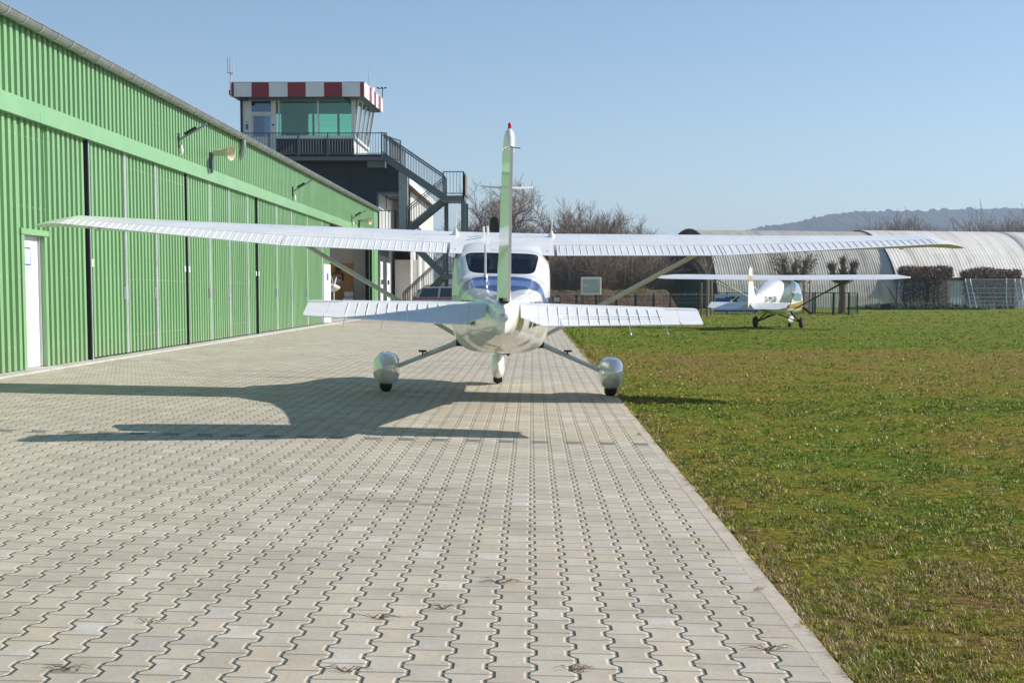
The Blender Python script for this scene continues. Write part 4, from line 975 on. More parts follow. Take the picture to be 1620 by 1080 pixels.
mb = MB(); mb.lathe([(.012,-.035),(.038,-.02),(.042,.02),(.03,.05)], (0,-5.40,1.03), 'y', 12); tl_ = mb.build('tail_light', MATS['alu'], fu, smooth=50, local=True)
mb = MB(); mb.box(-.045,.045,-5.3,-4.9,1.16,1.195); mb.build('rudder_gap', MATS['dark_gap'], fi, local=True)
# registration letters on both flanks
for sg in (1, -1):
    hw = lambda y: sec_at(y)[0]
    p = Vector((sg*(hw(-3.2)+.006), -3.2, 1.02)); a = Vector((sg*(hw(-2.7)-hw(-3.7)), 1.0, 0))*sg
    text('registration_letters', 'D-EMOI', MATS['letter_black'], fu, frame_mat(p, a, (0,0,1)), .36)
# landing gear
for sg in (1, -1):
    p = Vector((sg*.50, .10, .62)); q = Vector((sg*1.235, 0, .315))
    mb = MB(); mb.tube([p, p.lerp(q,.12), p.lerp(q,.5), q], [.085,.062,.052,.045], 12, flat=.55); lg = mb.build('gear_leg', MATS['plane_grey'], pl, smooth=60, local=True)
    mb = MB(); s_ = p.lerp(q, .60 if sg < 0 else .47); mb.box(s_.x-.045, s_.x+.045, -.09, .06, s_.z+.055, s_.z+.075); mb.bar(s_+Vector((0,0,-.02)), s_+Vector((0,0,.06)), .02); mb.build('step', MATS['rubber'], lg, local=True)
    mb = MB(); rings = []
    for y, w, zt, zb, e in ((-.60,.010,.335,.30,2.),(-.50,.062,.395,.225,1.9),(-.36,.115,.45,.14,2.0),(-.15,.152,.48,.085,2.3),(.08,.165,.48,.075,2.5),(.28,.145,.44,.10,2.4),(.42,.095,.39,.19,2.3),(.47,.02,.33,.27,2.)):
        rings.append([(sg*1.385+w*math.copysign(abs(math.cos(a))**(2/e), math.cos(a)), y, (zt+zb)/2+(zt-zb)/2*math.copysign(abs(math.sin(a))**(2/e), math.sin(a))) for a in np.linspace(0, 2*math.pi, 28, endpoint=False)])
    mb.loft(rings); mb.build('wheel_fairing', MATS['plane_wheel'] if 'plane_wheel' in MATS else MATS['plane_white'], lg, smooth=60, local=True)
    mb = MB(); mb.lathe([(.10,-.068),(.17,-.07),(.195,-.045),(.20,0),(.195,.045),(.17,.07),(.10,.068)], (sg*1.385, 0, .197), 'x', 24); mb.build('tyre', MATS['rubber'], lg, smooth=50, local=True)
mb = MB(); mb.tube([(0,1.95,.75),(0,1.86,.42)], .035, 10); mb.tube([(0,1.95,.75),(0,1.88,.55)], .055, 10); mb.box(-.09,.03,1.80,1.83,.50,.515); ng = mb.build('nose_leg', MATS['white_paint'], pl, smooth=50, local=True)
mb = MB(); rings = []
for y, w, zt, zb in ((-.42,.012,.26,.2),(-.33,.06,.34,.12),(-.12,.095,.41,.075),(.08,.10,.42,.075),(.26,.07,.36,.12),(.34,.015,.27,.2)):
    rings.append([(w*math.copysign(abs(math.cos(a))**.8, math.cos(a)), 1.83+y, (zt+zb)/2+(zt-zb)/2*math.copysign(abs(math.sin(a))**.8, math.sin(a))) for a in np.linspace(0, 2*math.pi, 20, endpoint=False)])
mb.loft(rings); mb.build('nose_fairing', MATS['plane_white'], ng, smooth=60, local=True)
mb = MB(); mb.lathe([(.08,-.055),(.14,-.06),(.165,0),(.14,.06),(.08,.055)], (0,1.83,.165), 'x', 20); mb.build('tyre', MATS['rubber'], ng, smooth=50, local=True)
mb = MB(); mb.bar((.08,1.2,.52),(.16,1.2,.44), .03, .1); mb.tube([(.05,1.9,.66),(.02,1.7,.42)], .012, 6); mb.build('exhaust', MATS['dark_metal'], pl, local=True)
# propeller
mb = MB(); mb.lathe([(.005,.30),(.06,.24),(.11,.14),(.14,.04),(.145,0)], (0,2.72,1.33), 'y', 20); mb.build('spinner', MATS['plane_white'], pl, smooth=50, local=True)
mb = MB()
for a in (R(96), R(276)):
    d = Vector((math.cos(a), 0, math.sin(a))); s = Vector((-d.z, 0, d.x)); rings = []
    for r, w, tw_ in ((.10,.045,.9),(.3,.075,.6),(.6,.078,.42),(.85,.068,.32),(.95,.058,.28),(.975,.03,.28)):
        c = Vector((0,2.77,1.33))+d*r; u = s*math.cos(tw_)+Vector((0,1,0))*math.sin(tw_); v = u.cross(d)*.012
        rings.append([c+u*w, c+v, c-u*w, c-v])
    mb.loft(rings)
mb.build('propeller', MATS['blade_black'], pl, smooth=50, local=True)
# ------------------------------------------------------------------ the small high-wing aeroplane on the lawn
B0 = at(1232, 513, 52.); BG = -.06
sp = root('light_aeroplane', (B0.x, 52., BG), 'small white and gold light aeroplane standing on the lawn on black wheels', 'aeroplane', rot=(0, R(.4), R(-26)))
def small_mat():
    m, g = newmat('small_plane_body'); tc = g.n('ShaderNodeTexCoord').outputs['Object']; x, y, z = g.sep(tc)
    gold = g.M('MULTIPLY', g.M('GREATER_THAN', g.M('ADD', g.M('MULTIPLY', y, .09), .84), z), g.M('GREATER_THAN', z, .70))
    gold = g.M('MULTIPLY', gold, g.M('GREATER_THAN', y, -1.6))
    col = g.mix(gold, (.80,.80,.78), (.48,.30,.09)); col = g.mix(g.M('LESS_THAN', g.M('ABSOLUTE', g.M('SUBTRACT', z, g.M('ADD', g.M('MULTIPLY', y, .09), .86))), .012), col, (.05,.05,.06))
    fin(g, g.bsdf(Base_Color=col, Roughness=.25, Coat_Weight=.6)); return m
def fin_mat():
    m, g = newmat('small_plane_fin'); tc = g.n('ShaderNodeTexCoord').outputs['Object']; x, y, z = g.sep(tc)
    col = g.mix(g.M('MULTIPLY', g.M('GREATER_THAN', z, 1.66), g.M('LESS_THAN', z, 1.86)), (.80,.80,.78), (.50,.28,.07)); fin(g, g.bsdf(Base_Color=col, Roughness=.3, Coat_Weight=.4)); return m
SB = np.array([(-3.75,.06,.98,.80,2),(-3.0,.16,1.16,.76,2.2),(-2.0,.34,1.42,.66,2.5),(-1.2,.47,1.66,.56,2.8),(-.6,.53,1.76,.52,3.2),(.3,.56,1.78,.50,3.6),(.9,.55,1.70,.50,3.4),(1.3,.52,1.30,.52,3),(1.75,.42,1.2,.58,2.6),(2.0,.2,1.05,.72,2.2)])
def sring(y, n=36):
    hw, zt, zb, e = [np.interp(y, SB[:,0], SB[:,i]) for i in range(1, 5)]
    return [(math.copysign(abs(math.cos(a))**(2/e), math.cos(a))*hw, y, (zt+zb)/2+math.copysign(abs(math.sin(a))**(2/e), math.sin(a))*(zt-zb)/2) for a in (2*math.pi*(k+.5)/n for k in range(n))]
mb = MB(); mb.loft([sring(y) for y in np.linspace(-3.75, 2.0, 36)]); sf = mb.build('fuselage', small_mat(), sp, smooth=60, local=True)
pm('small_glass', (.20, .33, .42), .06, coat=1., var=.05)
for sg in (1, -1):
    mb = MB(); o = len(mb.v); G = []
    for y in np.linspace(-.35, .95, 9):
        hw, zt, zb, e = [np.interp(y, SB[:,0], SB[:,i]) for i in range(1, 5)]
        for z in np.linspace(.98+max(0,(-.0-y))*.9, zt-.10, 7):
            t = min(.999, abs((z-(zt+zb)/2)/((zt-zb)/2))); mb.v.append((sg*(hw*(1-t**e)**(1/e)+.008), y, z))
    for j in range(8):
        for i in range(6): a = j*7+i; mb.f.append((a,a+1,a+8,a+7)); mb.mi.append(0)
    mb.build('side_window', MATS['small_glass'], sp, smooth=50, local=True, fix=False)
    mb = MB(); rings = []
    for x, yl, c, z in ((.0,.55,1.3,1.84),(.5,.55,1.3,1.845),(3.6,.55,1.3,1.87),(4.15,.50,1.2,1.872),(4.72,-.25,.35,1.84)):
        up, lo = foil(c, .12, 0, 1., 10); rings.append([(sg*x, yl-s*c, z+h-s*c*.09) for s, h in up[::-1]]+[(sg*x, yl-s*c, z+h-s*c*.09) for s, h in lo[1:]])
    mb.loft(rings); wg = mb.build('wing', MATS['plane_matt_white'], sp, smooth=40, local=True)
    mb = MB(); mb.bar((sg*2.6,.2,1.82),(sg*.53,.35,.72), .07, .035); mb.bar((sg*2.6,-.4,1.78),(sg*.53,.3,.70), .05, .03); mb.build('wing_strut', MATS['white_paint'] if sg < 0 else MATS['dark_metal'], sp, local=True)
    mb = MB(); rings = []
    for x, a, b, z, dz in ((.06,-3.15,-3.62,.92,0),(1.0,-3.3,-3.62,.92,0),(1.38,-3.45,-3.62,.92,0)): rings.append([(sg*x,a,z),(sg*x,(a+b)/2,z+.03),(sg*x,b,z+.015),(sg*x,b,z-.015),(sg*x,(a+b)/2,z-.03)])
    mb.loft(rings); sbz = mb.build('stabilizer', MATS['plane_matt_white'], sp, smooth=40, local=True)
    mb = MB(); mb.loft([[(sg*x,-3.63,.935),(sg*x,-3.63-c,.935-c*.50),(sg*x,-3.63-c,.93-c*.50),(sg*x,-3.63,.905)] for x, c in ((.10,.14),(.30,.40),(1.1,.42),(1.37,.30))]); mb.build('elevator', MATS['plane_matt_white'], sbz, local=True)
    p = Vector((sg*.40,.05,.62)); q = Vector((sg*.80,-.05,.22))
    mb = MB(); mb.bar(p, q, .05); mb.bar((sg*.05,-.25,.50), q, .04); mb.bar((sg*.3,.5,.55), q, .035); lg = mb.build('gear_leg', MATS['dark_metal'], sp, local=True)
    mb = MB(); mb.lathe([(.09,-.06),(.17,-.065),(.205,-.03),(.205,.03),(.17,.065),(.09,.06)], (sg*.86,-.05,.205), 'x', 20); wh = mb.build('tyre', MATS['rubber'], lg, smooth=50, local=True)
    mb = MB(); mb.lathe([(.02,-.07),(.09,-.06),(.09,.06),(.02,.07)], (sg*.86,-.05,.205), 'x', 14); mb.build('rim', MATS['red_paint'] if sg > 0 else MATS['dark_metal'], wh, smooth=40, local=True)
    text('registration_letters', 'D-MLSR', MATS['letter_black'], sf, frame_mat((sg*.335,-2.15,1.05), Vector((sg*.19,1,0))*sg, (-sg*.12,0,1)), .26)
    mb = MB(); mb.bar((sg*.75,-3.45,.93),(0,-3.35,1.55), .02); mb.build('tail_wire', MATS['white_paint'], sp, local=True)
mb = MB(); rings = []
for z, a, b in ((.98,-2.75,-3.45),(1.3,-3.05,-3.5),(1.8,-3.28,-3.55),(2.12,-3.38,-3.58)): rings.append([(0,a,z),(.035,(a+b)/2,z),(.03,b,z),(-.03,b,z),(-.035,(a+b)/2,z)])
mb.loft(rings); fn = mb.build('fin', fin_mat(), sp, smooth=40, local=True)
mb = MB(); mb.loft([[(.028,b-.01,z),(.06,b-c,z),(.05,b-c,z),(-.028,b-.01,z)] for z, b, c in ((.72,-3.6,.30),(1.0,-3.5,.42),(1.8,-3.55,.36),(2.10,-3.58,.27),(2.2,-3.6,.18))]); mb.build('rudder', fin_mat(), fn, smooth=40, local=True)
mb = MB(); mb.tube([(0,1.45,.6),(0,1.5,.35)], .03, 8); ng = mb.build('nose_leg', MATS['white_paint'], sp, local=True)
mb = MB(); rings = [[(w*math.cos(a), 1.5+y, (zt+zb)/2+(zt-zb)/2*math.sin(a)) for a in np.linspace(0,2*math.pi,14,endpoint=False)] for y,w,zt,zb in ((-.34,.02,.3,.22),(-.2,.09,.40,.14),(.05,.12,.44,.12),(.24,.03,.3,.22))]
mb.loft(rings); mb.build('nose_fairing', MATS['plane_white'], ng, smooth=60, local=True)
mb = MB(); mb.lathe([(.08,-.05),(.15,-.055),(.16,0),(.15,.055),(.08,.05)], (0,1.5,.16), 'x', 16); mb.build('tyre', MATS['rubber'], ng, smooth=50, local=True)
mb = MB(); mb.lathe([(.005,.22),(.07,.14),(.11,.02),(.11,0)], (0,2.02,.95), 'y', 14); mb.build('spinner', MATS['plane_white'], sp, smooth=50, local=True)
mb = MB()
for k in range(3):
    a = R(-35+120*k); d = Vector((math.cos(a),0,math.sin(a))); mb.bar(Vector((0,2.06,.95))+d*.08, Vector((0,2.06,.95))+d*.80, .10, .025, up=(0,1,.5))
mb.build('propeller', MATS['blade_black'], sp, local=True)
# ------------------------------------------------------------------ barrel-roofed hangars at the far side of the lawn
FG = -.06
QA = Vector((14.37, 110, FG)); QD = Vector((.962, .274, 0)).normalized(); QN = Vector((-QD.y, QD.x, 0))   # along, and away from camera
def barrel_mat(name, ribs, base, dark):
    m, g = newmat(name); pos = g.n('ShaderNodeNewGeometry').outputs['Position']; X, Y, Z = g.sep(pos)
    t = g.M('ADD', g.M('MULTIPLY', X, QD.x), g.M('MULTIPLY', Y, QD.y)); u = g.M('SUBTRACT', g.M('MULTIPLY', Y, QD.x), g.M('MULTIPLY', X, QD.y))
    st = g.noise(g.comb(g.M('MULTIPLY', t, 1.4), g.M('MULTIPLY', Z, .16), g.M('MULTIPLY', u, .12)), 1., 5, .7); big = g.noise(g.comb(g.M('MULTIPLY', t, .16), g.M('MULTIPLY', Z, .3), 0.), 1., 3)
    sp = g.noise(pos, 1.1, 4, .6)
    f = g.M('ADD', g.M('MULTIPLY', st, .62), g.M('ADD', g.M('MULTIPLY', big, .25), g.M('MULTIPLY', sp, .13)))
    sheet = g.M('FLOOR', g.M('DIVIDE', t, 2.1)); rowi = g.M('FLOOR', g.M('DIVIDE', Z, 2.15)); w = g.white(g.comb(sheet, rowi, 2.))
    f = g.M('ADD', f, g.M('MULTIPLY', g.M('SUBTRACT', w, .5), .10))
    col = g.ramp(f, [(.34, dark), (.5, base), (.66, tuple(min(1, c*1.18) for c in base))])
    rust = g.mr(g.noise(pos, .55, 6, .7), .62, .74, 0, .55); col = g.mix(rust, col, (.15, .11, .085))
    seam = g.M('LESS_THAN', g.M('ABSOLUTE', g.M('SUBTRACT', g.M('FRACT', g.M('DIVIDE', t, 2.1)), .5)), .012); col = g.mix(g.M('MULTIPLY', seam, .5), col, (.12,.11,.10))
    b = g.bsdf(Base_Color=col, Roughness=.62, Metallic=.0, Specular_IOR_Level=.4); fin(g, b); return m
def arc_pts(hw, zw, zc, n=22):
    """half-section points (across, z) from near eave over the crown to the far eave"""
    sag = zc-zw; r = (hw*hw+sag*sag)/(2*sag); c = zc-r; a0 = math.asin(min(1., hw/r)); 
    if sag > hw: a0 = math.pi-a0
    return [(-r*math.sin(a), c+r*math.cos(a)) for a in np.linspace(a0, -a0, n)]
def barrel(mb, t0, t1, hw, zw, zc, pitch, depth, o=QA, W=None):
    W = W or hw; pts = arc_pts(hw, zw, zc); ts = []; t = t0
    while t < t1:
        for a, e in ((0,0),(.4,0),(.5,1),(.9,1)): ts.append((t+a*pitch, e))
        t += pitch
    ts.append((t1, 0)); base = len(mb.v); n = len(pts)
    for t, e in ts:
        for i, (a, z) in enumerate(pts):
            nrm = Vector((a, z-(zc-hw) if zc > hw else z)).normalized()
            p = o+QD*t+QN*(W+a+nrm.x*e*depth); mb.v.append((p.x, p.y, FG+z+nrm.y*e*depth))
    for i in range(len(ts)-1):
        for k in range(n-1):
            a = base+i*n+k; mb.f.append((a, a+1, a+n+1, a+n)); mb.mi.append(0)
HWA, ZCA = 6.25, 6.25
qa = root('barrel_hangar', (QA.x, QA.y, FG), 'round roofed corrugated hangar with brown gable and dark green doors', 'hangar')
mb = MB(); barrel(mb, 0.05, 15.2, HWA, .02, ZCA, .215, .05); mb.build('corrugated_shell', barrel_mat('barrel_ribbed', True, (.60,.565,.50), (.38,.34,.29)), qa, fix=False)
def gable(o, t, hw, zw, zc, th=.12, z0=0., W=None):
    W = W or hw; pts = [(a, z) for a, z in arc_pts(hw, zw, zc, 30) if z >= z0-.01]
    P = [o+QD*t+QN*(W+a)+Vector((0,0,z)) for a, z in pts]
    if zw > .1 and z0 <= .01: P = [o+QD*t+QN*(W-hw)]+P+[o+QD*t+QN*(W+hw)]
    return P
mb = MB(); mb.slab(gable(QA, .12, HWA, .02, ZCA), QD*.1); mb.build('gable_boards', MATS['brown_boards'], qa)
# edge rib of the gable
mb = MB(); mb.tube([p for p in gable(QA, .02, HWA+.05, .02, ZCA+.06)], .09, 6); mb.build('edge_rib', MATS['steel_grey'], qa)
for k, (a, b) in enumerate(((1.0,3.2),(3.3,5.6),(5.7,8.0),(8.1,10.4))):
    mb = MB(); p = QA+QD*.05; q0 = p+QN*a; q1 = p+QN*b; zt = wz(430, 113)-FG if True else 3
    mb.slab([q0, q1, q1+Vector((0,0,zt)), q0+Vector((0,0,zt))], QD*.05); dr = mb.build('door_leaf', MATS['green_door'], qa)
    mb = MB(); c = QA+QD*.0+QN*(a+1.1)+Vector((0,0,1.05)); mb.box(c.x-.06, c.x+.06, c.y-.1, c.y+.1, c.z, c.z+.14); mb.build('handle', MATS['paper'], dr)
mb = MB(); c = QA+QD*.08+QN*5.2; mb.slab([c+QN*-.5+Vector((0,0,4.05)), c+QN*.5+Vector((0,0,4.05)), c+QN*.5+Vector((0,0,4.55)), c+QN*-.5+Vector((0,0,4.55))], QD*.05); mb.build('window', MATS['screen_grey'], qa)
mb = MB(); c = QA+QD*.0+QN*1.2; mb.slab([c+Vector((0,0,3.0)), c+QN*9.3+Vector((0,0,3.0)), c+QN*9.3+Vector((0,0,3.15)), c+Vector((0,0,3.15))], QD*-.05); mb.build('door_rail', MATS['fence_green'], qa)
HWB, ZWB, ZCB = 6.6, 2.42, 6.42
qb = root('barrel_hangar', (QA+QD*15.5), 'long weathered round roofed hangar with smooth grey roof on low corrugated walls', 'hangar')
mb = MB(); barrel(mb, 15.2, 95, HWB, ZWB, ZCB, .30, .012, QA, HWA+.15); mb.build('roof_shell', barrel_mat('barrel_smooth', False, (.60,.58,.55), (.36,.33,.30)), qb, fix=False)
mb = MB(); o = QA+QD*15.25+QN*(HWA+.15-HWB+.25); mb.corr(o, QD, 80, (0,0,ZWB-.05), -QN, .30, .05); mb.build('side_wall', MATS['light_grey'], qb, fix=False)
mb = MB(); o2 = QA+QD*15.15+QN*(HWA+.15-HWB-.05)+Vector((0,0,ZWB-.18)); mb.slab([o2, o2+QD*80, o2+QD*80+Vector((0,0,.2)), o2+Vector((0,0,.2))], QN*.1); mb.build('eaves_beam', MATS['dark_post'], qb)
mb = MB(); mb.slab(gable(QA, 15.3, HWB-.05, ZWB, ZCB-.05, W=HWA+.15), QD*.1); mb.build('gable_wall', MATS['steel_grey'], qb)
for t in (28, 52):
    mb = MB(); barrel(mb, t, t+.35, HWB+.02, ZWB, ZCB+.02, .4, .0, QA, HWA+.15); mb.build('roof_rib', MATS['zinc'], qb, fix=False)
def bpt(u, Y): return at(u, HZ, Y)
# ------------------------------------------------------------------ trees and shrubs
def branch(mb, p, d, L, r, lev, rg, spec, tips):
    nseg = 4 if lev < 2 else 3; pts = [p]; rad = [r]; dd = d.copy()
    for i in range(nseg):
        j = spec['wob'][min(lev, len(spec['wob'])-1)]
        dd = (dd+Vector((rg.gauss(0,j), rg.gauss(0,j), rg.gauss(0,j)*.7+spec['up'][min(lev, len(spec['up'])-1)]))).normalized()
        pts.append(pts[-1]+dd*L/nseg); rad.append(max(spec['rmin'], r*(1-(i+1)/nseg*(.55 if lev < spec['max'] else .6))))
    mb.tube(pts, rad, 7 if lev == 0 else 4 if lev < 3 else 3, cap=False)
    if lev >= spec['max']: return
    n = spec['n'][lev]
    for k in range(n):
        t = spec['t0'][lev]+(1-spec['t0'][lev])*(k+rg.random()*.9)/n; i = min(nseg-1, int(t*nseg)); q = pts[i].lerp(pts[i+1], t*nseg-i)
        ax = (pts[i+1]-pts[i]).normalized(); a = rg.random()*6.283+k*2.4
        s = ax.orthogonal().normalized(); s = Matrix.Rotation(a, 3, ax) @ s
        an = R(rg.uniform(*spec['ang'][lev])); nd = (ax*math.cos(an)+s*math.sin(an)).normalized()
        branch(mb, q, nd, L*rg.uniform(*spec['len'][lev]), max(spec['rmin'], rad[i]*rg.uniform(*spec['rr'][lev])), lev+1, rg, spec, tips)
def make_tree(name, H, r, spec, seed, label, cat, group, bark='bark', twig='twig'):
    rg = random.Random(seed); t = root(name, (0,0,0), label, cat, group)
    mb = MB(); p = Vector((0,0,0)); ht = spec['trunk']*H; pts = [Vector((0,0,-.2))]
    for i in range(1, 5): pts.append(Vector((rg.gauss(0,.04)*H*.1, rg.gauss(0,.04)*H*.1, ht*i/4)))
    mb.tube(pts, [r*1.25, r, r*.92, r*.86, r*.75], 8, cap=False); mb.build('trunk', MATS[bark], t, smooth=60, fix=False)
    mb = MB(); n = spec['limbs']
    for k in range(n):
        a = k*6.283/n+rg.random()*.8; an = R(rg.uniform(*spec['limb_ang'])); d = Vector((math.cos(a)*math.sin(an), math.sin(a)*math.sin(an), math.cos(an)))
        q = pts[-1].lerp(pts[2], rg.random()*spec['low']) if k else pts[-1]
        branch(mb, q, d, H*rg.uniform(*spec['limb_len']), r*rg.uniform(.4,.62), 0, rg, spec, None)
    k = H/np.percentile([q[2] for q in mb.v], 98.5); mb.v = [(x*k*1.06, y*k*1.06, z*k) for x, y, z in mb.v]
    mb.build('crown', MATS[twig], t, fix=False)
    return t
BIG = dict(max=3, n=[11,11,9], t0=[.2,.15,.1], ang=[(25,60),(25,65),(20,60)], len=[(.36,.55),(.34,.52),(.4,.65)], rr=[(.45,.65),(.45,.6),(.5,.6)], wob=[.13,.16,.18,.15], up=[.05,.06,.07,.08], rmin=.012, trunk=.22, limbs=6, limb_ang=(8,55), limb_len=(.42,.6), low=.3)
MED = dict(max=3, n=[12,11,9], t0=[.12,.1,.1], ang=[(15,45),(18,50),(15,50)], len=[(.38,.55),(.35,.55),(.4,.65)], rr=[(.5,.65),(.5,.6),(.5,.6)], wob=[.08,.09,.10,.10], up=[.08,.08,.09,.1], rmin=.011, trunk=.14, limbs=8, limb_ang=(5,46), limb_len=(.55,.72), low=.8)
SHR = dict(max=2, n=[8,7], t0=[.12,.1], ang=[(12,40),(15,45)], len=[(.4,.7),(.4,.7)], rr=[(.5,.6),(.5,.6)], wob=[.10,.12,.14], up=[.06,.06,.06], rmin=.014, trunk=.05, limbs=15, limb_ang=(2,50), limb_len=(.55,.9), low=.9)
def place(o, x, y, z, s=1., rz=0., sz=None):
    o.location = (x, y, z); o.rotation_euler = (0,0,rz); o.scale = (s, s, sz or s); return o
big = make_tree('bare_tree', 12, .42, BIG, 5, 'tall bare tree with spreading branches behind the fin of the large aeroplane', 'tree', None)
p = bpt(800, 130); place(big, p.x, 130, FG, .88, .6)
big2 = copy_tree(big); p = bpt(770, 150); place(big2, p.x, 150, FG, .62, 2.2); tag(big2, 'small bare tree just right of the steel staircase landing', 'tree')
med = make_tree('bare_tree', 8.5, .22, MED, 9, 'x', 'tree', 'row of bare trees behind the large aeroplane', twig='twig_grey')
med2 = make_tree('bare_tree', 8.5, .2, MED, 21, 'x', 'tree', 'row of bare trees behind the large aeroplane')
rowt = [(838, .62), (858, .62), (880, .70), (905, .88), (926, .74), (944, .88), (961, .84), (976, .68)]
for i, (u, s) in enumerate(rowt):
    Y = 118+(i*7 % 5)*2.; src = med if i % 2 == 0 else med2
    o = src if i < 2 else copy_tree(src); p = bpt(u, Y); place(o, p.x, Y, FG, s, i*1.3)
    lab = ['leftmost bare tree of the row, showing just right of the fin', 'bare tree with a low crown, second from the fin in the row', 'bare tree behind the right whip aerial of the wing', 'tall bare tree with a broad crown in the middle of the row', 'bare tree standing between the two tallest crowns of the row', 'tallest bare tree near the right end of the row', 'wide bare tree at the right end, one before the last', 'lowest bare tree ending the row on the right'][i]
    tag(o, lab, 'tree', 'row of bare trees behind the large aeroplane')
shr = make_tree('bare_shrub', 5.2, .09, SHR, 3, 'x', 'shrub', 'brown thicket', twig='twig_brown')
shr2 = make_tree('bare_shrub', 5.2, .09, SHR, 14, 'x', 'shrub', 'brown thicket', twig='twig')
k = 0
for (u, Y, s) in ((878,113,.9),(893,110,1.0),(908,114,1.05),(924,109,1.0),(940,113,1.05),(955,110,1.),(969,114,1.),(984,111,1.),(998,115,.98),(1012,112,.95),(1026,116,.92),(1038,118,.8),(900,122,1.1),(930,123,1.1),(960,122,1.1),(990,124,1.05),(1020,124,1.),(866,118,1.)):
    src = shr if k % 2 == 0 else shr2; o = src if k < 2 else copy_tree(src); p = bpt(u, Y); place(o, p.x, Y, FG+.3, s, k*.9, s*.92); k += 1
    tag(o, 'brown leafless shrub of the dense thicket behind the notice board and the fence', 'shrub', 'brown thicket')
# bank of leaf litter and earth behind the path
def bank_mat():
    m, g = newmat('leaf_litter'); pos = g.n('ShaderNodeNewGeometry').outputs['Position']; X, Y, Z = g.sep(pos)
    n1 = g.M('ADD', g.M('MULTIPLY', g.noise(pos, 6., 5, .8), .6), g.M('MULTIPLY', g.noise(pos, 1.1, 4, .6), .4)); n2 = g.noise(pos, .5, 3)
    col = g.ramp(n1, [(.3, (.03,.02,.014)), (.46, (.085,.05,.034)), (.6, (.16,.10,.07)), (.75, (.33,.27,.22))])
    gr = g.mr(g.M('ADD', Z, g.M('MULTIPLY', n2, .7)), 1.35, 1.75); col = g.mix(g.M('MULTIPLY', gr, .8), col, (.10,.11,.03))
    b = g.bsdf(Base_Color=col, Roughness=1., Specular_IOR_Level=.1); g.put(b.inputs['Normal'], g.bump(n1, .15)); fin(g, b); return m
mb = MB(); nx, ny = 90, 14; x0, x1 = -4.5, 11.0
for j in range(ny+1):
    for i in range(nx+1):
        t = j/ny; x = x0+(x1-x0)*i/nx; zz = 1.5*min(1, t*1.7)**.8*(1-.5*max(0, t-.8))*min(1, (x1-x)/.8)
        mb.v.append((x, 104+t*5, FG-.05+zz*(1+.03*math.sin(x*1.7)+.03*math.sin(x*4.3+t*5))+(nrs.rand()-.5)*.05))
for j in range(ny):
    for i in range(nx): a = j*(nx+1)+i; mb.f.append((a,a+1,a+nx+2,a+nx+1)); mb.mi.append(0)
tag(mb.build('earth_bank', bank_mat(), fix=False), kind='structure')
# pollarded trees with stakes in front of the barrel hangars
def pollard(u, Y, seed, dense, label, H):
    rg = random.Random(seed); p = bpt(u, Y); t = root('pollard_tree', (p.x, Y, FG), label, 'tree', 'pollarded trees on the lawn')
    o = Vector((p.x, Y, FG)); mb = MB(); hz = H*.52
    mb.tube([o+Vector((0,0,-.1)), o+Vector((.02,0,hz*.5)), o+Vector((-.02,0,hz))], [.26,.22,.24], 10); mb.build('trunk', MATS['bark'], t, smooth=60)
    mb = MB(); tw = MB(); n = 6
    for k in range(n):
        a = k*6.283/n+.3; e = o+Vector((math.cos(a)*H*.20, math.sin(a)*H*.20, H*rg.uniform(.72,.88))); s = o+Vector((0,0,hz-.1))
        m_ = s.lerp(e, .5)+Vector((math.cos(a)*.22, math.sin(a)*.22, -.05))
        mb.tube([s, m_, e], [.16,.13,.12], 8)
        for q, f in ((e, 1.), (m_, .8), (s.lerp(m_, .6), .7)):
            c = q; mb.lathe([(.02,-.20*f),(.15*f,-.13*f),(.20*f,0),(.15*f,.13*f),(.02,.19*f)], c, n=8)
            for j in range(70 if dense else 26):
                d = Vector((rg.gauss(0,1)+math.cos(a)*.8, rg.gauss(0,1)+math.sin(a)*.8, rg.gauss(.35,.9))).normalized(); L = rg.uniform(.18,.36) if dense else rg.uniform(.4,.95)
                b = c+d*.1; tw.tube([b, b+d*L*.5+Vector((0,0,.03)), b+d*L+Vector((0,0,.10))], [.016,.012,.007], 3, cap=False)
                if not dense and rg.random() < .45: tw.bar(b+d*L*.8, b+d*L*.8+Vector((rg.gauss(0,.04),0,.07)), .07, .05)
    mb.build('limb', MATS['bark'], t, smooth=60); tw.build('crown', MATS['bark' if dense else 'twig_grey'], t, fix=False)
def wxz(u, v, Y): return at(u, v, Y)
pollard(1257, 84, 4, False, 'pollarded tree with thin upright twigs between wooden stakes', wz(398,84)-FG)
pollard(1333, 88, 8, True, 'pollarded tree with a bare knobbly forked crown inside the green gate', wz(404,88)-FG)
def stake(u, Y, v0, lab, w=.10):
    p = bpt(u, Y); t = root('wooden_stake', (p.x, Y, FG), lab, 'stake', 'wooden stakes on the lawn'); z1 = wz(v0, Y)
    mb = MB(); mb.tube([(p.x,Y,FG-.2),(p.x+.01,Y,(FG+z1)/2),(p.x,Y,z1-.03),(p.x,Y,z1)], [w*.52,w*.5,w*.5,w*.40], 8); mb.build('post', MATS['post_wood'], t, smooth=40)
for i, (u, Y, v0) in enumerate(((1109.5,74,447),(1119.5,76,440),(1125.5,74,440),(1262,82,440),(1272,84,440),(1281,82,440))):
    stake(u, Y, v0, ['grey wooden stake alone at the left in front of the green doors', 'thick wooden stake in the middle, in front of the hangar corner', 'thin wooden stake right beside the thick one at the hangar corner', 'wooden stake just right of the small aeroplane cabin', 'middle wooden stake of the three by the pollarded tree', 'wooden stake nearest the green gate'][i], .16 if u == 1119.5 else .10)
p1 = bpt(1112, 76); 
t = root('young_tree', (bpt(1119,78).x, 78, FG), 'slender leafless young tree tied between stakes by the green doors', 'tree')
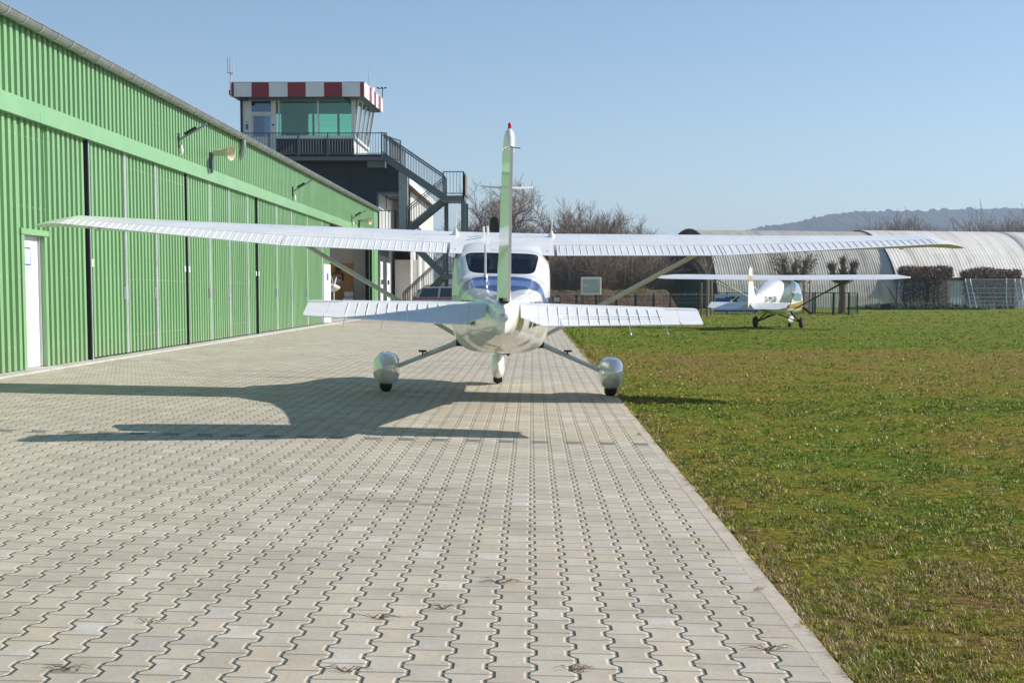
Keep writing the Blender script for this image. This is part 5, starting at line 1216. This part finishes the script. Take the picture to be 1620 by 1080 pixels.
mb = MB(); b = Vector((bpt(1119,78).x, 78, FG)); mb.tube([b, b+Vector((0,0,1.6)), b+Vector((0,0,2.4))], [.05,.045,.04], 7); mb.build('trunk', MATS['bark'], t)
mb = MB(); rg = random.Random(2)
for j in range(60):
    a = rg.uniform(-1.2, 1.2); d = Vector((math.sin(a)-.35, rg.gauss(0,.5), 1.1)).normalized(); s = b+Vector((0,0,rg.uniform(1.9,2.5))); L = rg.uniform(.8,1.7)
    mb.tube([s, s+d*L*.5, s+d*L+Vector((0,0,.1))], [.014,.010,.006], 3, cap=False)
mb.build('crown', MATS['twig'], t, fix=False)
# clipped hedges: dense brown cap over sparse stems
def hedge(u0, u1, Y, vt, vm, seed, label):
    rg = random.Random(seed); xa, xb = wx(u0,Y), wx(u1,Y); zt, zm = wz(vt,Y), wz(vm,Y); xc = (xa+xb)/2; hw = (xb-xa)/2
    t = root('clipped_hedge', (xc, Y, FG), label, 'hedge', 'clipped mushroom shaped hedges'); mb = MB()
    for j in range(5200):
        a, b_ = rg.uniform(-1,1), rg.uniform(-1,1)
        x = xc+hw*a*.97; y = Y+1.1*b_*math.sqrt(max(.05, 1-a*a*.8)); e = (1-abs(a)**2.6)**.5
        z = (zt+zm)/2+(zt-zm)/2*rg.uniform(-1,1)*(.45+.55*e)+.07*math.sin(x*1.9)
        d = Vector((rg.gauss(0,1), rg.gauss(0,.6), rg.gauss(.6,1))).normalized(); s = Vector((rg.gauss(0,1), rg.gauss(0,1), rg.gauss(0,1))).normalized()*rg.uniform(.02,.05); c = Vector((x,y,z)); L = rg.uniform(.10,.28)
        mb.add([c-s, c+s, c+d*L], [(0,1,2)])
    mb.build('hedge_top', MATS['hedge_leaf'], t, fix=False); mb = MB()
    for k in range(int(hw*2/.35)):
        x = xa+hw*.2+(xb-xa-hw*.4)*rg.random(); y = Y+rg.uniform(-.7,.7); tp = Vector((x+rg.gauss(0,.5), y+rg.gauss(0,.3), zm+.1)); bs = Vector((x,y,FG-.1)); mb.tube([bs, bs.lerp(tp,.5)+Vector((rg.gauss(0,.15),0,0)), tp], [.07,.055,.03], 5, cap=False)
    mb.build('stem', MATS['bark'], t, fix=False); mb = MB()
    for j in range(6500):
        x = xa+hw*.14+(xb-xa-hw*.28)*rg.random(); y = Y+rg.uniform(-.9,.9); z = FG+(zm-FG)*rg.random()**.9; c = Vector((x,y,z)); d = Vector((rg.gauss(0,1),rg.gauss(0,1),rg.gauss(.7,1))).normalized()*rg.uniform(.15,.5); s = d.orthogonal().normalized()*rg.uniform(.008,.02)
        if rg.random() < .35: s *= 2.5; d *= .4
        mb.add([c-s, c+s, c+d], [(0,1,2)])
    mb.build('undergrowth', MATS['hedge_stem'], t, fix=False)
hedge(1420, 1506, 106, 421.5, 444, 31, 'left clipped brown hedge in front of the grey hangar wall')
hedge(1519, 1614, 108, 425.5, 446, 32, 'right clipped brown hedge behind the leaning mesh panel')
# low shadowy shrub under the banner, dark litter at the wall foot
def stuffpile(u0, u1, Y, h, seed, name, mat, n=900):
    rg = random.Random(seed); mb = MB(); xa, xb = wx(u0,Y), wx(u1,Y)
    for j in range(n):
        x = rg.uniform(xa, xb); z = FG+h*rg.random()**1.6*(1-abs((x-(xa+xb)/2)/(xb-xa)*2)**3); c = Vector((x, Y+rg.uniform(-.5,.5), z)); d = Vector((rg.gauss(0,1),rg.gauss(0,1),rg.gauss(.5,1))).normalized()*rg.uniform(.1,.3); s = d.orthogonal().normalized()*.06
        mb.add([c-s, c+s, c+d], [(0,1,2)])
    return tag(mb.build(name, MATS[mat], fix=False), kind='stuff')
pm('weed_green', (.03,.055,.015), .95, var=.4, scale=4)
stuffpile(1340, 1560, 104, .5, 5, 'weeds', 'weed_green', 2600)
# trees above the far hangar roof
fr = [(1352,.8),(1366,.9),(1380,1.),(1395,1.08),(1408,1.12),(1422,1.12),(1436,1.05),(1449,1.0),(1461,.85),(1484,.75),(1500,.85),(1512,.95),(1527,.8),(1544,1.),(1558,1.12),(1570,1.15),(1584,1.08),(1600,1.0),(1618,1.15),(1640,1.1)]
for i, (u, s) in enumerate(fr):
    Y = 168+(i*5 % 7)*3.; o = copy_tree((shr, med2, shr2, med)[i % 4]); p = bpt(u, Y); k_ = 1.62 if i % 2 == 0 else .97; place(o, p.x, Y, FG, s*k_, i*2.1)
    tag(o, 'leafless tree of the brown tree line showing above the long grey hangar roof', 'tree', 'bare tree line beyond the long hangar')
# ------------------------------------------------------------------ fences, board, banner
def rail_fence():
    t = root('wire_fence', (bpt(960,92).x, 92, FG), 'dark post and wire fence in front of the leaf bank', 'fence')
    for u in (883, 943, 975, 1005.5, 1034, 912):
        Y = 92+(u-880)*.03; p = bpt(u, Y); mb = MB(); mb.box(p.x-.085, p.x+.085, Y-.08, Y+.08, FG-.2, wz(463.5 if u > 960 else 466, Y)); mb.build('post', MATS['dark_post'], t, bev=.012)
    mb = MB(); a, b = bpt(868,91.5), bpt(1150,100)
    for v in (466, 472.5, 479, 485): mb.tube([Vector((a.x,a.y,wz(v,91.5))), Vector((b.x,b.y,wz(v,96)))], .022 if v == 466 else .008, 5)
    n = 120
    for i in range(n): p = a.lerp(b, i/n); mb.tube([Vector((p.x,p.y,FG)), Vector((p.x,p.y,wz(466,p.y)))], .005, 3, cap=False)
    mb.build('wire_mesh', MATS['fence_green'], t)
rail_fence()
def green_fence():
    a, b = bpt(1060,88), bpt(1290,85)
    t = root('green_mesh_fence', (a.x, a.y, FG), 'dark green mesh fence on thin posts behind the small aeroplane', 'fence'); zt = wz(463, 87)
    mb = MB(); n = 190
    for i in range(n+1): p = a.lerp(b, i/n); mb.tube([p*1+Vector((0,0,FG-p.z)), Vector((p.x,p.y,zt))], .007, 3, cap=False)
    for k in range(9): z = FG+.15+(zt-FG-.15)*k/8; mb.tube([Vector((a.x,a.y,z)), Vector((b.x,b.y,z))], .008 if k < 8 else .022, 4)
    mb.build('mesh_panel', MATS['fence_green'], t)
    for i in range(6):
        p = a.lerp(b, i/5); mb = MB(); mb.box(p.x-.035, p.x+.035, p.y-.03, p.y+.03, FG-.1, zt+.04); mb.build('post', MATS['fence_green'], t)
green_fence()
def gate(u0, u1, Y0, Y1, lab):
    a, b = bpt(u0,Y0), bpt(u1,Y1); t = root('green_gate', (a.x, a.y, FG), lab, 'gate', 'green mesh gates'); zt = wz(462.5, Y0); mb = MB()
    for p in (a, b): mb.bar((p.x,p.y,FG),(p.x,p.y,zt), .07)
    for z in (FG+.08, zt-.03): mb.bar((a.x,a.y,z),(b.x,b.y,z), .05)
    mb.build('gate_frame', MATS['fence_green'], t); mb = MB(); n = 14
    for i in range(1, n): p = a.lerp(b, i/n); mb.tube([(p.x,p.y,FG+.1),(p.x,p.y,zt-.05)], .006, 3, cap=False)
    mb.build('mesh_panel', MATS['fence_green'], t)
gate(1286, 1318, 83, 81, 'left dark green mesh gate leaf around the knobbly pollard tree')
gate(1319.5, 1343, 81, 80, 'narrow dark green mesh gate leaf right of the left leaf')
gate(1343.5, 1356.5, 80, 84, 'rightmost dark green mesh gate leaf standing at an angle')
# notice board on two posts
NY = 66.; t = root('notice_board', (bpt(935,NY).x, NY, FG), 'white framed glass notice board on two wooden posts', 'notice board')
mb = MB(); mb.box(wx(919,NY), wx(951,NY), NY, NY+.08, wz(466.5,NY), wz(438.5,NY)); mb.build('case', MATS['white_paint'], t, bev=.02)
mb = MB(); mb.box(wx(922,NY), wx(948.5,NY), NY-.012, NY-.002, wz(463,NY), wz(442,NY)); pa = mb.build('pane', MATS['screen_grey'], t)
mb = MB(); mb.box(wx(925,NY), wx(930,NY), NY-.0135, NY-.0125, wz(452.6,NY), wz(451,NY)); mb.build('paper_slip', MATS['paper'], pa)
for u in (921.5, 949.5):
    mb = MB(); p = bpt(u, NY); mb.box(p.x-.07, p.x+.07, NY+.085, NY+.20, FG-.2, wz(439,NY)); mb.build('post', MATS['post_wood'], t)
t = root('small_info_sign', (bpt(879.5,75).x, 75, FG), 'small pale sign in a dark frame just right of the large aeroplane cabin', 'sign')
mb = MB(); Y = 75.; mb.box(wx(874,Y), wx(886.5,Y), Y, Y+.05, wz(478.5,Y), wz(469,Y)); fr_ = mb.build('frame', MATS['dark_metal'], t)
mb = MB(); mb.box(wx(876,Y), wx(885.5,Y), Y-.006, Y-.001, wz(477.5,Y), wz(470,Y)); mb.build('sign_face', MATS['screen_grey'], fr_)
mb = MB(); mb.box(wx(874.5,Y), wx(876,Y), Y+.051, Y+.1, FG, wz(470,Y)); mb.box(wx(884.5,Y), wx(886,Y), Y+.051, Y+.1, FG, wz(470,Y)); mb.build('post', MATS['dark_post'], t)
# banner on the green fence
BY = 84.; t = root('fence_banner', (bpt(1160,BY).x, BY, .3), 'pale blue banner with the letters mkk hanging on the green fence', 'banner')
mb = MB(); x0, x1 = wx(1130.5,BY), wx(1200,BY); z0, z1 = wz(493,BY), wz(466.3,BY); mb.box(x0, x1, BY, BY+.012, z0, z1)
pm('banner_pale', (.52,.60,.66), .6, var=.06); bn = mb.build('cloth', MATS['banner_pale'], t)
mb = MB(); mb.box(x0, x1, BY-.004, BY-.001, z0, z0+.10); mb.build('lower_stripe', MATS['banner_blue'], bn)
def bold(s, mat, u, size, ext=.003):
    o = text('letters', s, MATS[mat], bn, Matrix.Identity(4), size, ext, 'LEFT', bold=.055); p = Vector((wx(u,BY), BY-.006, wz(475.5,BY)))-ORG[t.name]
    o.matrix_local = Matrix.Translation(p) @ Matrix.Rotation(math.pi/2, 4, 'X') @ Matrix.Diagonal((1.12,1,1,1)); return o
bold('m', 'banner_blue', 1132.5, .66); bold('K', 'banner_blue', 1148, .5); bold('K', 'letter_black', 1158.5, .5)
# leaning builder's mesh panel in front of the right hedge
PYm = 98.; t = root('mesh_panel_fence', (wx(1575,PYm), PYm, FG), 'galvanised mesh panels leaning in front of the right hedge', 'fence')
mb = MB()
for (ua, va, ub, vb) in ((1527,441,1536,487),(1534.5,441,1545,487),(1605,441,1612,485),(1614,441,1621,485),(1592,440,1592.5,484)):
    mb.tube([at(ua,va,PYm+.4), at(ub,vb,PYm)], .036, 6); mb.build('brace', MATS['alu'], t); mb = MB()
for v in (442, 456, 463.5, 470, 476.5, 483): mb.tube([at(1527+(v-441)*.2,v,PYm+.4), at(1640,v,PYm+.4)], .022, 5)
for i in range(90): u = 1530+i*1.25; mb.tube([at(u,441,PYm+.42), at(u+2,485,PYm+.4)], .004, 3, cap=False)
mb.build('wire_mesh', MATS['alu'], t)
t = root('rubbish_bin', (wx(1402,103), 103, FG), 'small black bin standing at the foot of the grey hangar wall', 'bin')
mb = MB(); c = wx(1402,103); mb.slab([(c-.32,102.7,FG),(c+.32,102.7,FG),(c+.32,103.3,FG),(c-.32,103.3,FG)], (0,0,.38)); mb.build('body', MATS['rubber'], t, bev=.03)
mb = MB(); mb.box(c-.36, c+.36, 102.66, 103.34, FG+.385, FG+.43); mb.build('lid', MATS['dark_metal'], t, bev=.02)
# street lamp far behind
t = root('street_lamp', (wx(1043,128), 128, FG), 'slim grey street lamp left of the round roofed hangar', 'street lamp')
mb = MB(); c = wx(1043,128); mb.tube([(c,128,FG),(c,128,wz(413,128))], [.09,.06], 8); mb.build('mast', MATS['steel_grey'], t)
mb = MB(); mb.lathe([(.05,0),(.22,.05),(.24,.22),(.08,.34)], (c,128,wz(413,128)), n=10); mb.build('lamp_head', MATS['light_grey'], t)
con = make_tree('conifer', 6, .15, dict(SHR, limbs=40), 77, 'dark green conifer behind the street lamp, left of the brown gable', 'tree', None, twig='weed_green'); place(con, wx(1040,140), 140, FG, .8, 0)
# far low buildings seen through the thicket
t = root('far_shed', (wx(1010,160), 160, FG), 'low dark far shed with pale roof behind the thicket', 'shed')
mb = MB(); mb.box(wx(965,160), wx(1050,160), 160, 168, FG, 1.7); mb.build('wall', MATS['dark_cladding'], t)
mb = MB(); mb.slab([(wx(963,160),159.5,1.7),(wx(1052,160),159.5,1.7),(wx(1052,160),164,2.9),(wx(963,160),164,2.9)], (0,0,.15)); mb.build('roof', MATS['zinc'], t)
# ------------------------------------------------------------------ cars
def car(name, label, x0, y, z0, L, Wd, H, mat, flip=False, stripe=None):
    """estate car lying along x: rear at x0, nose at x0+L"""
    t = root(name, (x0+L/2, y, z0), label, 'car'); f = lambda s: x0+L*(1-s if flip else s)
    prof = [(0,.30),(.004,.52),(.02,.60),(.035,.66),(.10,.93),(.13,.985),(.30,1.0),(.48,.985),(.56,.93),(.70,.665),(.75,.645),(.93,.56),(.985,.48),(1.,.36),(.995,.20),(.96,.14),(.04,.15),(.01,.2)]
    rings = []
    for k, ins in ((-.5,.05),(-.47,.015),(-.40,0),(0,0),(.40,0),(.47,.015),(.5,.05)):
        rr_ = []
        for s, h in prof:
            tumble = max(0, h-.62)*.32 if abs(k) > .45 else max(0, h-.62)*.18
            yy = y+Wd*(k-math.copysign(tumble, k)*(1 if k else 0)); rr_.append((f(.5+(s-.5)*(1-ins*.6)), yy, z0+H*(.5+(h-.5)*(1-ins*.8))))
        rings.append(rr_)
    mb = MB(); mb.loft(rings); bd = mb.build('body', MATS[mat], t, smooth=40)
    for sg in (-1, 1):
        yy = lambda h: y+sg*(Wd*(.5-max(0, h-.62)*.32)+.004)
        for q in (((.085,.665),(.115,.93),(.275,.945),(.265,.665)), ((.285,.665),(.295,.945),(.47,.94),(.475,.665)), ((.49,.665),(.485,.94),(.545,.915),(.665,.675))):
            mb = MB(); mb.slab([(f(s), yy(h), z0+H*h) for s, h in q], (0,sg*.006,0)); w = mb.build('side_window', MATS['blade_glass'], t)
        if stripe:
            mb = MB(); mb.box(min(f(.02),f(.74)), max(f(.02),f(.74)), y+sg*Wd*.5, y+sg*(Wd*.5+.012), z0+H*.595, z0+H*.632); mb.build('stripe', MATS[stripe], t)
        for s in (.2, .82):
            mb = MB(); mb.lathe([(.14,-.1),(.28,-.1),(.31,-.05),(.31,.05),(.28,.1),(.14,.1)], (f(s), y+sg*(Wd*.5-.10), z0+.31), 'y', 20); wl = mb.build('wheel', MATS['rubber'], t, smooth=50)
            mb = MB(); mb.lathe([(.02,-.09*sg),(.19,-.10*sg),(.19,.06),(.02,.06)] if False else [(.02,-.104),(.19,-.102),(.19,.102),(.02,.104)], (f(s), y+sg*(Wd*.5-.10), z0+.31), 'y', 14); mb.build('rim', MATS['alu'], wl, smooth=40)
        mb = MB(); mb.tube([(f(.13), y+sg*Wd*.36, z0+H*1.0), (f(.16), y+sg*Wd*.36, z0+H*1.035), (f(.45), y+sg*Wd*.36, z0+H*1.03), (f(.48), y+sg*Wd*.36, z0+H*.99)], .018, 6); mb.build('roof_rail', MATS['dark_metal'], t)
        mb = MB(); mb.slab([(f(-.004),y+sg*Wd*.43,z0+H*.50),(f(.012),y+sg*Wd*.495,z0+H*.50),(f(.055),y+sg*Wd*.465,z0+H*.80),(f(.04),y+sg*Wd*.40,z0+H*.80)], (0,sg*.02,0)); mb.build('tail_light', MATS['signal_red'], t)
        mb = MB(); mb.slab([(f(.985),y+sg*Wd*.33,z0+H*.44),(f(.955),y+sg*Wd*.485,z0+H*.46),(f(.94),y+sg*Wd*.48,z0+H*.54),(f(.97),y+sg*Wd*.33,z0+H*.53)], (.01 if not flip else -.01,sg*.015,0)); mb.build('headlight', MATS['screen_grey'], t)
        mb = MB(); mb.box(min(f(.40),f(.44)), max(f(.40),f(.44)), y+sg*Wd*.5, y+sg*(Wd*.5+.03), z0+H*.56, z0+H*.585); mb.build('door_handle', MATS['alu'], t)
    mb = MB(); mb.slab([(f(.045),y-Wd*.36,z0+H*.70),(f(.045),y+Wd*.36,z0+H*.70),(f(.098),y+Wd*.33,z0+H*.93),(f(.098),y-Wd*.33,z0+H*.93)], (-.012 if not flip else .012,0,.004)); mb.build('rear_window', MATS['blade_glass'], t)
    mb = MB(); mb.slab([(f(.57),y-Wd*.35,z0+H*.925),(f(.57),y+Wd*.35,z0+H*.925),(f(.69),y+Wd*.40,z0+H*.68),(f(.69),y-Wd*.40,z0+H*.68)], (.012 if not flip else -.012,0,.012)); mb.build('windscreen', MATS['blade_glass'], t)
    return t
pm('blade_glass', (.03,.045,.045), .05, coat=1., var=.03)
CY = 64.
car('estate_car', 'silver estate car with roof rails and red side stripe by the tower stairs', wx(649.5,CY-.9), CY, gz(-4)+.0, 4.5, 1.75, wz(453,CY-.5)-gz(-4), 'car_silver', stripe='red_paint')
car('blue_car', 'blue car standing behind the dark fence left of the green doors', wx(1021.5,126), 126.5, FG, 4.8, 1.85, 1.95, 'car_blue', flip=False)
# ------------------------------------------------------------------ dry weeds in the paving joints
wl = [(110,1060,'dry weed lying flat at the lower left edge of the photo'),(597,978,'bushy dry weed with a long stalk, left of the middle seam'),(700,963,'dry weed stalk lying along a joint below the damp spots'),(790,922,'small dark dry weed below the nose wheel line'),(910,1060,'dry weed tuft at the bottom edge right of the middle seam'),(1216,1028,'dry weed tuft in the last seam near the kerb'),(1012,688,'tiny weed at the kerb right of the aeroplane'),(548,1062,'dry weed stalk at the bottom edge, left of centre'),(232,985,'tiny dry weed on a pale stone at lower left'),(1196,934,'tiny dry sprig against the kerb stone')]
pm('dry_weed', (.17,.105,.06), .95, var=.3, scale=40)
for i, (u, v, lab) in enumerate(wl):
    d = at(u, v, 1)-EYE; k = -(HCAM)/d.z; P = EYE+d*k; k = -(HCAM-gz(P.x))/d.z; P = EYE+d*k; rg = random.Random(i); mb = MB(); small = 'tiny' in lab
    for j in range(7 if small else 12):
        a = rg.gauss(0, .35)+(0 if rg.random() < .55 else math.pi); L = rg.uniform(.015,.035) if small else rg.uniform(.02,.10); h = rg.uniform(.003,.014)
        q = P+Vector((rg.gauss(0,.012), rg.gauss(0,.008), .001)); e = q+Vector((math.cos(a)*L, math.sin(a)*L*.5, h)); m_ = q.lerp(e, .5)+Vector((rg.gauss(0,.008), rg.gauss(0,.008), .012))
        mb.tube([q, m_, e], [.0013,.0011,.0006], 3, cap=False)
    o = mb.build('dry_weed', MATS['dry_weed'], fix=False, loc=P); tag(o, lab, 'weed', 'dry weeds in the paving joints')
